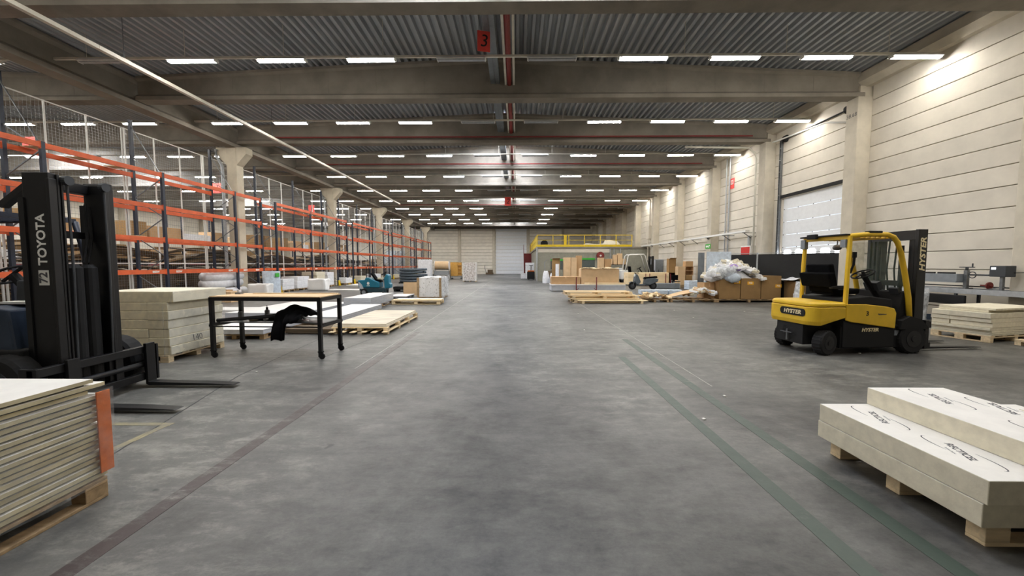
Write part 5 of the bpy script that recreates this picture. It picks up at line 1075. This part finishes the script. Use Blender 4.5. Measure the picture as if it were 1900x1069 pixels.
def railing(p, q, lab, n):
    r = thing('yellow_railing', lab, 'railing', (0, 0, 0)); p = Vector(p); q = Vector(q)
    for i in range(n + 1):
        c = p.lerp(q, i / n); MB().box(c.x - 0.03, c.x + 0.03, c.y - 0.03, c.y + 0.03, c.z, c.z + 1.12).build('post', M['ryellow'], r)
    for z, w in ((1.1, 0.05), (0.62, 0.04)): MB().bar(p + Vector((0, 0, z)), q + Vector((0, 0, z)), w, w).build('rail', M['ryellow'], r)
    MB().bar(p + Vector((0, 0, 0.1)), q + Vector((0, 0, 0.1)), 0.02, 0.2).build('kick_plate', M['ryellow'], r)
    return r
railing((2.0, 36.96, 3.3), (11.0, 36.96, 3.3), 'yellow railing along the front of the grey block office deck', 6)
railing((2.0, 37.1, 3.3), (2.0, 55.9, 3.3), 'yellow railing along the aisle side of the grey block office deck', 10)
o = MB().box(4.55, 4.8, 36.98, 37.08, 3.3, 4.42).build('railing_gate_post', M['ryellow']); tag(o, 'broad yellow gate post in the front railing of the deck', 'post')
o = MB().grid(lambda u, v: (6.4 + 4.2 * u, 38.2 + 1.2 * v, 3.32 + (0.35 + 0.3 * (u > 0.55) + 0.05 * math.sin(12 * u)) * math.sin(math.pi * max(0.02, min(0.98, v))) * min(1, 8 * u, 8 * (1 - u)) + 0.02), 24, 8).build('covered_stack', M['foam'], thick=0.02); tag(o, 'cream covered stack lying on the grey block office deck', 'stack')
t = thing('cable_reel', 'dark cable reel on the deck behind the railing corner', 'reel', (2.75, 38, 3.3))
MB().cyl((0, -0.05, 0.35), (0, 0.0, 0.35), 0.35, 16).cyl((0, 0.3, 0.35), (0, 0.35, 0.35), 0.35, 16).build('flange', M['blackm'], t); MB().cyl((0, 0, 0.35), (0, 0.3, 0.35), 0.2, 14).build('drum', M['dgrey'], t)
t = thing('hose_reel', 'round red hose reel on the grey block office front', 'hose reel', (8.0, 36.9, 2.45))
MB().cyl((0, -0.16, 0), (0, -0.13, 0), 0.36, 22).cyl((0, 0.02, 0), (0, 0.05, 0), 0.36, 22).build('flange', M['red'], t); ring(MB(), (0, -0.06, 0), 0.28, 0.06, 0)
MB().cyl((0, -0.13, 0), (0, 0.02, 0), 0.25, 20).build('hose', M['stair'], t); MB().box(-0.05, 0.05, 0.05, 0.1, -0.3, 0.3).build('bracket', M['red'], t); MB().cyl((0, -0.2, 0), (0, -0.16, 0), 0.09, 12).build('hub', M['lett'], t)
for i, x in enumerate((8.95, 9.3, 9.9)):
    o = MB().cyl((x, 36.9, 1.5), (x, 36.9, 3.12), 0.05, 10).build('wall_pipe', M['galv']); tag(o, f'vertical grey pipe on the grey block office front, {ORD[i]} from the hose reel', 'pipe', 'pipes on the office front')
t = thing('stairs', 'dark red steel stairs up to the deck at the far aisle side', 'stairs', (1.5, 50, 0))
for i in range(13): MB().box(-0.45, 0.45, -0.13 + 0.26 * i, 0.13 + 0.26 * i, 0.24 * i + 0.2, 0.24 * i + 0.24).box(-0.45, 0.45, -0.13 + 0.26 * i, -0.11 + 0.26 * i, 0.24 * i, 0.24 * i + 0.2).build('tread', M['stair'], t)
for x in (-0.48, 0.48):
    MB().bar((x, -0.2, 0.1), (x, 3.25, 3.2), 0.05, 0.25).build('stringer', M['stair'], t)
    MB().tube([(x, -0.1, 0.1), (x, -0.1, 1.2), (x, 3.2, 4.3), (x, 3.2, 3.2)], 0.025, 6).build('handrail', M['stair'], t)
# aisle side bits before the office
t = thing('pallet_truck', 'black and red electric pallet truck with a tall handle by the office corner', 'pallet truck', (1.55, 41.0, 0))
MB().box(-0.4, 0.4, -0.25, 0.25, 0.08, 0.85).build('body', M['blackm'], t, bevel=0.05); MB().box(-0.36, 0.36, -0.22, 0.22, 0.85, 0.97).build('cover', M['orangeb'], t, bevel=0.04)
MB().cyl((0, -0.1, 0.95), (0, -0.3, 1.5), 0.035, 8).bar((-0.2, -0.3, 1.5), (0.2, -0.3, 1.5), 0.05, 0.05).build('tiller', M['blackm'], t)
for x in (-0.25, 0.25): MB().box(x - 0.08, x + 0.08, 0.25, 1.4, 0.05, 0.12).build('fork', M['black'], t); w = MB().wheel((0, 0, 0), 0.1, 0.07, 'y', 0, 1, 14).build('wheel', [M['rubber'], M['dgrey']], t); w.location = (x, -0.2, 0.1)
for i in range(6): slab('white_crate', 1.05, 2.2, 44.0, 44.9, 0.02 + 0.3 * i, 0.31 + 0.3 * i, [M['plasw']], f'white plastic tray in the tall pile behind the pallet truck, {ORD[5 - i]} from the top', 'tray', 'white trays behind the pallet truck', 0.02)
slab('white_box', 0.5, 1.35, 43.0, 43.9, 0.02, 0.62, [M['plasw']], 'white wrapped box left of the tall pile of white trays', 'box', None, 0.03)
for i, (x, w, h) in enumerate(((2.55, 0.6, 1.05), (3.1, 0.5, 0.85))):
    o = MB().grid(lambda u, v: (x + w / 2 * math.cos(6.2832 * u) * (1 - 0.45 * v ** 3), 33.2 + 0.3 * math.sin(6.2832 * u) * (1 - 0.45 * v ** 3), h * v + 0.03 * math.sin(25 * u)), 20, 8).build('white_sack', M['plasw'], smooth=True); tag(o, ['taller', 'shorter'][i] + ' white sack slumped by the office corner post', 'sack')
slab('grey_tub', 2.75, 3.5, 32.7, 33.1, 0.0, 0.42, [M['sheetg']], 'low pale grey tub in front of the white sacks', 'tub', None, 0.03)
t = thing('refuse_trolley', 'dark frame trolley behind the white sacks', 'trolley', (2.95, 34.3, 0)); MB().box(-0.5, 0.5, -0.3, 0.3, 0.2, 1.05).build('bin', M['brownd'], t, bevel=0.03); MB().box(-0.48, -0.42, -0.28, 0.28, 0, 0.2).box(0.42, 0.48, -0.28, 0.28, 0, 0.2).build('legs', M['grey'], t); MB().tube([(-0.4, 0, 1.0), (-0.45, 0, 1.8), (-0.25, 0, 2.0)], 0.03, 6).build('handle', M['grey'], t)

# ---------------------------------------------------------------- on the right wall
t = thing('cable_tray', 'white cable tray on brackets along the right wall', 'tray', (12.08, 0, 3.3))
for i in range(8): MB().box(-0.1, 0.1, 20.4 + 2.1 * i, 20.4 + 2.1 * (i + 1) - 0.02, 0, 0.1).build('tray_length', M['white'], t)
for i in range(9): MB().box(-0.08, 0.62, 20.7 + 2.0 * i, 20.74 + 2.0 * i, -0.03, 0.0).bar((0.4, 20.72 + 2.0 * i, -0.3), (0.0, 20.72 + 2.0 * i, -0.02), 0.03, 0.03).build('bracket', M['dgrey'], t)
t = thing('exit_sign', 'green exit sign with a white running arrow on a pilaster', 'sign', (12.19, 24.72, 2.75))
MB().box(-0.012, 0, -0.32, 0.32, -0.15, 0.15).build('plate', M['green'], t)
MB().prism([(-0.02, 0.05), (0.12, 0.05), (0.12, 0.1), (0.25, 0), (0.12, -0.1), (0.12, -0.05), (-0.02, -0.05)], 'x', -0.018, -0.012).prism([(-0.22, 0.08), (-0.12, 0.08), (-0.08, 0), (-0.12, -0.1), (-0.17, -0.1), (-0.16, 0), (-0.26, 0.0)], 'x', -0.018, -0.012).build('pictogram', M['lett'], t)
t = thing('fire_sign', 'small red fire sign with a white pictogram high on the right wall', 'sign', (12.69, 23.1, 6.35))
MB().box(-0.01, 0, -0.22, 0.22, -0.3, 0.3).build('plate', M['sred'], t); MB().box(-0.014, -0.01, -0.13, 0.13, -0.05, 0.2).build('pictogram', M['lett'], t); MB().box(-0.016, -0.014, -0.05, 0.05, 0.0, 0.15).build('pictogram', M['sred'], t)
t = thing('fire_hose_cabinet', 'red faced hose cabinet on the right wall above the black screens', 'cabinet', (12.5, 20.9, 2.3))
MB().box(-0.2, 0.2, -0.45, 0.45, -0.3, 0.3).build('case', M['white'], t, bevel=0.01); MB().box(-0.215, -0.2, -0.38, 0.38, -0.24, 0.24).build('door', M['brightred'], t); MB().cyl((0, 0, 0.3), (0, 0, 0.85), 0.09, 12).build('pipe', M['galv'], t)
for i, (y, r) in enumerate(((23.6, 0.03), (23.25, 0.04), (14.95, 0.045))):
    o = MB().cyl((12.62, y, 2.0 if i < 2 else 0), (12.62, y, 7.9), r, 8).build('wall_pipe', M['galv']); tag(o, ['slim vertical pipe left of the red fire sign', 'vertical pipe beside the red fire sign', 'vertical pipe by the loading door jamb'][i], 'pipe')
o = MB().tube([(12.1, 19.9, 0), (12.1, 19.9, 6.9), (12.0, 19.88, 7.2), (11.7, 19.85, 7.45), (8.5, 19.85, 7.5)], 0.05, 8).build('downpipe', M['offwhite'], smooth=True); tag(o, 'pale downpipe curving up the pilaster beside the loading door', 'pipe')
o = MB().tube([(12.6, 14.85, 6.9), (12.45, 16.0, 7.3), (12.3, 19.0, 7.45)], 0.035, 8).build('wall_cable', M['lett'], smooth=True); tag(o, 'white conduit running above the loading door', 'conduit')
nt = thing('pilaster_number', 'small stencilled number high on the pilaster beside the loading door', 'number', (12.198, 14.5, 7.0)); text('38.68', 0.2, M['inkgap'], nt, (0, 0, 0), (R(90), 0, R(-90)), 'stencilled_number', ext=0.001)
o = MB().box(12.3, 12.6, 36.2, 36.9, 4.0, 5.2).box(12.4, 12.5, 36.3, 36.4, 5.2, 7.6).box(12.4, 12.5, 36.7, 36.8, 2.0, 4.0).build('switch_box', M['panel'], bevel=0.02); tag(o, 'pale switch box with cables on the right wall over the deck corner', 'switch box')
# bits of litter on the floor
rr = random.Random(77)
for i in range(16):
    x, y = rr.uniform(-5, 9), rr.uniform(3.5, 14)
    o = MB().rbox((x, y, 0.006), (rr.uniform(0.02, 0.05), rr.uniform(0.015, 0.03), 0.01), (0, 0, rr.uniform(0, 3))).build('foam_crumb', M['face']); tag(o, 'tiny white foam crumb lying on the concrete floor', 'crumb', 'foam crumbs on the floor')
# ---------------------------------------------------------------- left of the aisle, further back
t = thing('sweeper', 'teal ride-on floor sweeper parked between the racks and the aisle', 'sweeper', (-7.35, 19.9, 0), R(4)); t.scale = (0.88, 0.88, 0.95)
MB().prism([(-0.78, 0.3), (-0.6, 0.2), (0.7, 0.2), (0.72, 0.42), (-0.75, 0.45)], 'y', -0.42, 0.42).build('chassis', M['teald'], t, bevel=0.03)
MB().prism([(-0.8, 0.45), (0.38, 0.45), (0.36, 0.72), (0.1, 0.82), (-0.22, 0.98), (-0.4, 0.98), (-0.45, 0.85), (-0.85, 0.84)], 'y', -0.45, 0.45).build('hopper', M['teal'], t, bevel=0.03)
MB().prism([(-0.8, 0.8), (-0.74, 0.4), (-0.5, 0.35), (-0.6, 0.6)], 'y', -0.455, -0.44).build('side_decal', M['sheetg'], t); MB().cyl((-0.25, -0.452, 0.68), (-0.25, -0.458, 0.68), 0.075, 16).box(-0.34, -0.16, -0.458, -0.452, 0.53, 0.56).build('round_emblem', M['lett'], t)
MB().prism([(0.62, 0.4), (0.95, 0.4), (0.97, 0.62), (0.88, 0.7), (0.88, 1.1), (0.72, 1.18), (0.6, 0.95)], 'y', -0.3, 0.3).build('front_console', M['teal'], t, bevel=0.04)
MB().prism([(0.1, 0.8), (0.42, 0.72), (0.42, 0.8), (0.15, 0.9), (-0.1, 1.22), (-0.2, 1.2)], 'y', -0.24, 0.24).build('seat', M['cloth'], t, bevel=0.03)
ring(MB(), (0.55, 0, 1.2), 0.17, 0.018, R(-30)).cyl((0.55, 0, 1.2), (0.72, 0, 0.95), 0.03, 8).build('steering_wheel', M['blackm'], t)
MB().box(0.2, 0.5, -0.2, 0.2, 0.88, 0.97).build('jacket', M['foam'], t, bevel=0.03)
for s in (-0.25, 0.25): MB().cyl((-0.4, s, 0.95), (-0.4, s, 1.55), 0.022, 8).build('frame_post', M['blackm'], t)
for x, y, r in ((-0.5, -0.44, 0.2), (-0.5, 0.44, 0.2), (0.6, 0, 0.18)):
    w = MB().wheel((0, 0, 0), r, 0.12, 'y', 0, 1, 18).build('wheel', [M['rubber'], M['grey']], t); w.location = (x, y, r)
MB().cyl((0.6, -0.45, 0.02), (0.6, -0.45, 0.14), 0.26, 20, 0, 0.16).cyl((0.6, -0.45, 0.14), (0.6, -0.45, 0.25), 0.05, 8).build('side_brush', M['dgrey'], t)
# bundles beyond
rr = random.Random(31)
for j in range(5):
    for i in range(4):
        r = 0.11; o = MB().tube([(-9.9 + 0.02 * i, 32.6 + 0.3 * i, 0.22 + 0.235 * j), (-9.0, 32.62 + 0.3 * i, 0.2 + 0.235 * j + rr.uniform(-0.01, 0.01)), (-7.9 + rr.uniform(-0.1, 0.15), 32.6 + 0.3 * i, 0.22 + 0.235 * j + (0.03 if j > 2 else 0))], r, 10).build('slate_roll', M['slate'], smooth=True)
        tag(o, f'dark slate roll beyond the sweeper, {ORD[4 - j]} layer from top, {ORD[i]} from the viewer', 'roll', 'slate rolls beyond the sweeper')
pallet(-9.95, -7.95, 32.4, 33.8, 'pallet under the dark slate rolls beyond the sweeper', 'blackm', h=0.1, along='y')
slab('white_block', -10.1, -8.8, 39.4, 40.4, 0.1, 2.1, [M['plasw']], 'tall white wrapped block at the end of the rack row', 'block', None, 0.05); pallet(-10.1, -8.8, 39.4, 40.4, 'pallet under the tall white wrapped block', 'woodx', h=0.1, nb=4)
t = thing('brown_roll', 'big brown paper wrapped roll right of the tall white block', 'roll', (-8.0, 41.5, 1.1)); MB().cyl((-0.75, 0, 0.4), (0.75, 0, 0.4), 0.45, 18).build('roll', M['cardl'], t); MB().cyl((-0.78, 0, 0.4), (-0.74, 0, 0.4), 0.46, 18).cyl((0.74, 0, 0.4), (0.78, 0, 0.4), 0.46, 18).build('end_cap', M['plasw'], t)
t = thing('steel_bench', 'pale steel bench carrying the brown roll', 'bench', (-8.0, 41.5, 0)); MB().box(-0.85, 0.85, -0.5, 0.5, 1.0, 1.05).box(-0.8, 0.8, -0.45, 0.45, 0.5, 0.9).build('top', M['galv'], t)
for x in (-0.8, 0.8):
    for y in (-0.45, 0.45): MB().box(x - 0.03, x + 0.03, y - 0.03, y + 0.03, 0, 1.0).build('leg', M['steel'], t)
t = thing('osb_cabinet', 'yellowish chipboard cabinet on castors with open pigeonholes', 'cabinet', (-6.75, 42.3, 0.35))
MB().box(-0.5, 0.32, -0.02, 0.0, 0, 1.5).box(-0.5, 0.32, 0.9, 0.92, 0, 1.5).box(-0.5, -0.48, 0, 0.9, 0, 1.5).build('side', M['osb'], t)
for z in (0, 0.37, 0.74, 1.11, 1.48): MB().box(-0.48, 0.32, 0, 0.9, z, z + 0.02).build('shelf', M['osb'], t)
MB().box(0.3, 0.34, 0.3, 0.32, 0, 1.5).box(0.3, 0.34, 0.6, 0.62, 0, 1.5).box(0.32, 0.72, 0.2, 0.22, 0.02, 1.48).box(0.7, 0.72, -0.02, 0.2, 0, 1.5).build('divider', M['osb'], t)
for z in (0.02, 0.4, 0.78, 1.15): MB().box(0.34, 0.7, 0.0, 0.2, z, z + 0.02).build('pigeonhole', M['wood'], t)
b = thing('dolly', 'steel dolly with castors under the chipboard cabinet', 'dolly', (-6.65, 42.7, 0)); MB().box(-0.6, 0.65, -0.42, 0.5, 0.28, 0.34).build('frame', M['steel'], b)
for x in (-0.5, 0.55):
    for y in (-0.35, 0.4): MB().box(x - 0.02, x + 0.02, y - 0.02, y + 0.02, 0.12, 0.28).build('leg', M['steel'], b); w = MB().wheel((0, 0, 0), 0.07, 0.04, 'y', 0, 1, 12).build('castor', [M['rubber'], M['grey']], b); w.location = (x, y, 0.07)
t = thing('wrapped_pallet', 'film wrapped pallet load of pinkish boxes farthest out in the aisle', 'pallet load', (-4.35, 36.3, 0))
for k in range(4):
    for i in range(2): MB().box(-0.58 + 0.59 * i, 0.0 + 0.58 * i, -0.5, 0.5, 0.15 + 0.41 * k, 0.55 + 0.41 * k).build('box', M['cardl'], t, bevel=0.01)
MB().box(-0.6, 0.6, -0.52, 0.52, 0.11, 0.145).box(-0.6, -0.5, -0.52, 0.52, 0, 0.11).box(0.5, 0.6, -0.52, 0.52, 0, 0.11).box(-0.05, 0.05, -0.52, 0.52, 0, 0.11).build('pallet_base', M['wood'], t)
MB().grid(lambda u, v: (0.62 * max(-1, min(1, 1.35 * math.cos(6.2832 * u))), 0.54 * max(-1, min(1, 1.35 * math.sin(6.2832 * u))), 0.1 + 1.72 * v), 32, 6).build('wrapping', M['bag'], t)
for sx in (-0.6, 0.6): MB().box(sx - 0.04, sx + 0.04, -0.56, -0.53, 0.1, 1.8).build('corner_post', M['sheetw'], t)
t = thing('hand_pallet_truck', 'small hand pallet truck by the far wall', 'pallet truck', (-4.2, 60.5, 0)); MB().box(-0.6, 0.6, -0.3, 0.3, 0.05, 0.35).box(-0.3, 0.5, -0.3, 0.3, 0.35, 0.8).build('body', M['brownd'], t, bevel=0.03); MB().tube([(-0.5, 0, 0.3), (-0.75, 0, 1.0), (-0.75, 0, 1.45)], 0.04, 6).build('tiller', M['dgrey'], t)
# on the floor inside the racks
def roll(x, y0, y1, z, r, m, lab):
    o = MB().tube([(x, y0, z), (x + 0.02, (y0 + y1) / 2, z - 0.015), (x, y1, z)], r, 14).build('wrapped_roll', M[m], smooth=True); tag(o, lab, 'roll', 'wrapped rolls in the first rack')
for i, (x, z) in enumerate(((-13.75, 0.32), (-14.2, 0.32), (-13.95, 0.72), (-13.9, 1.05))): roll(x, 16.9, 19.25, z, 0.19, 'plasw', f"white wrapped roll on the first rack's floor before the column, {['front lower', 'rear lower', 'middle', 'top'][i]}")
o = MB().box(-14.5, -13.4, 16.9, 19.3, 0, 0.13).build('timber_bearer', M['wood'], bevel=0.01); tag(o, 'low timber base under the white rolls in the first rack', 'base')
t = thing('film_pack', 'tall clear bluish film pack with a green mark beside the rolls', 'pack', (-13.1, 20.4, 0)); MB().grid(lambda u, v: (0.4 * math.cos(6.2832 * u) * (1 + 0.1 * math.sin(18.85 * u)), 0.45 * math.sin(6.2832 * u) * (1 + 0.1 * math.sin(25 * u + 4 * v)), 1.25 * v), 24, 10).build('film', M['plasb'], t, smooth=True); MB().box(0.39, 0.43, -0.25, 0.05, 0.95, 1.15).build('green_mark', M['green'], t)
carton(-13.5, -12.5, 16.1, 16.8, 0.0, 0.5, 'card', 'brown open carton on the floor before the first rack', open_top=True)
carton(-12.75, -12.0, 16.0, 16.6, 0.0, 0.45, 'cardl', 'pale tan carton beside the brown open carton')
for i, (x, y, s) in enumerate(((-12.75, 19.0, 0.55), (-12.2, 23.6, 0.62))):
    o = MB().grid(lambda u, v: (x + s * min(1, 1.6 * math.sin(math.pi * v)) * max(-0.85, min(0.85, 1.2 * math.cos(6.2832 * u))) * (1 + 0.05 * math.sin(19 * u + 8 * v)), y + 0.6 * s * min(1, 1.6 * math.sin(math.pi * v)) * max(-0.85, min(0.85, 1.2 * math.sin(6.2832 * u))), 0.34 * s / 0.55 * (1 - max(-0.85, min(1, 1.3 * math.cos(math.pi * v)))) * (1 + 0.05 * math.sin(25 * u))), 24, 12).build('foil_bundle', M['sheetw'], smooth=True); tag(o, ['bright white foil bundle on the floor before the white rolls', 'bright white foil bundle on the floor before the second rack'][i], 'bundle')
for i, (y, w, h, m) in enumerate(((22.6, 1.2, 0.75, 'plasw'), (24.2, 1.4, 0.85, 'plasw'), (26.4, 1.2, 1.1, 'foam'), (27.8, 1.0, 1.05, 'plasw'), (30.85, 1.2, 0.55, 'plasw'), (33.8, 1.3, 0.6, 'foam'), (37.5, 1.3, 0.7, 'plasw'), (43.6, 1.1, 0.5, 'foam'))):
    pallet(-14.55, -13.45, y - w / 2, y + w / 2, f'pallet on the rack floor under the pale wrapped load, {ORD[i]} from the viewer', 'woodx', h=0.12)
    n = max(2, int(h / 0.25))
    for k in range(n): slab('wrapped_pack', -14.5 + 0.02 * (k % 2), -13.47, y - w / 2 + 0.03 * (k % 3), y + w / 2 - 0.02, 0.121 + (h - 0.12) / n * k, 0.12 + (h - 0.12) / n * (k + 1), [M[m]], f'pale wrapped pack on the rack floor, {ORD[i]} load from the viewer, {ORD[n - 1 - k]} from its top', 'pack', 'packs on the rack floor', 0.02)
for i, (x0, x1, y0, y1) in enumerate(((-12.2, -8.6, 13.0, 13.9), (-11.6, -9.0, 23.5, 24.3), (-12.9, -11.0, 29.0, 31.0))):
    slab('flat_sheet', x0, x1, y0, y1, 0.0, 0.05, [M['sheetw']], ['long white sheet lying on the floor left of the worktable', 'white sheet lying on the floor behind the worktable top', 'white sheet on the floor before the second rack'][i], 'sheet', None, 0.006)
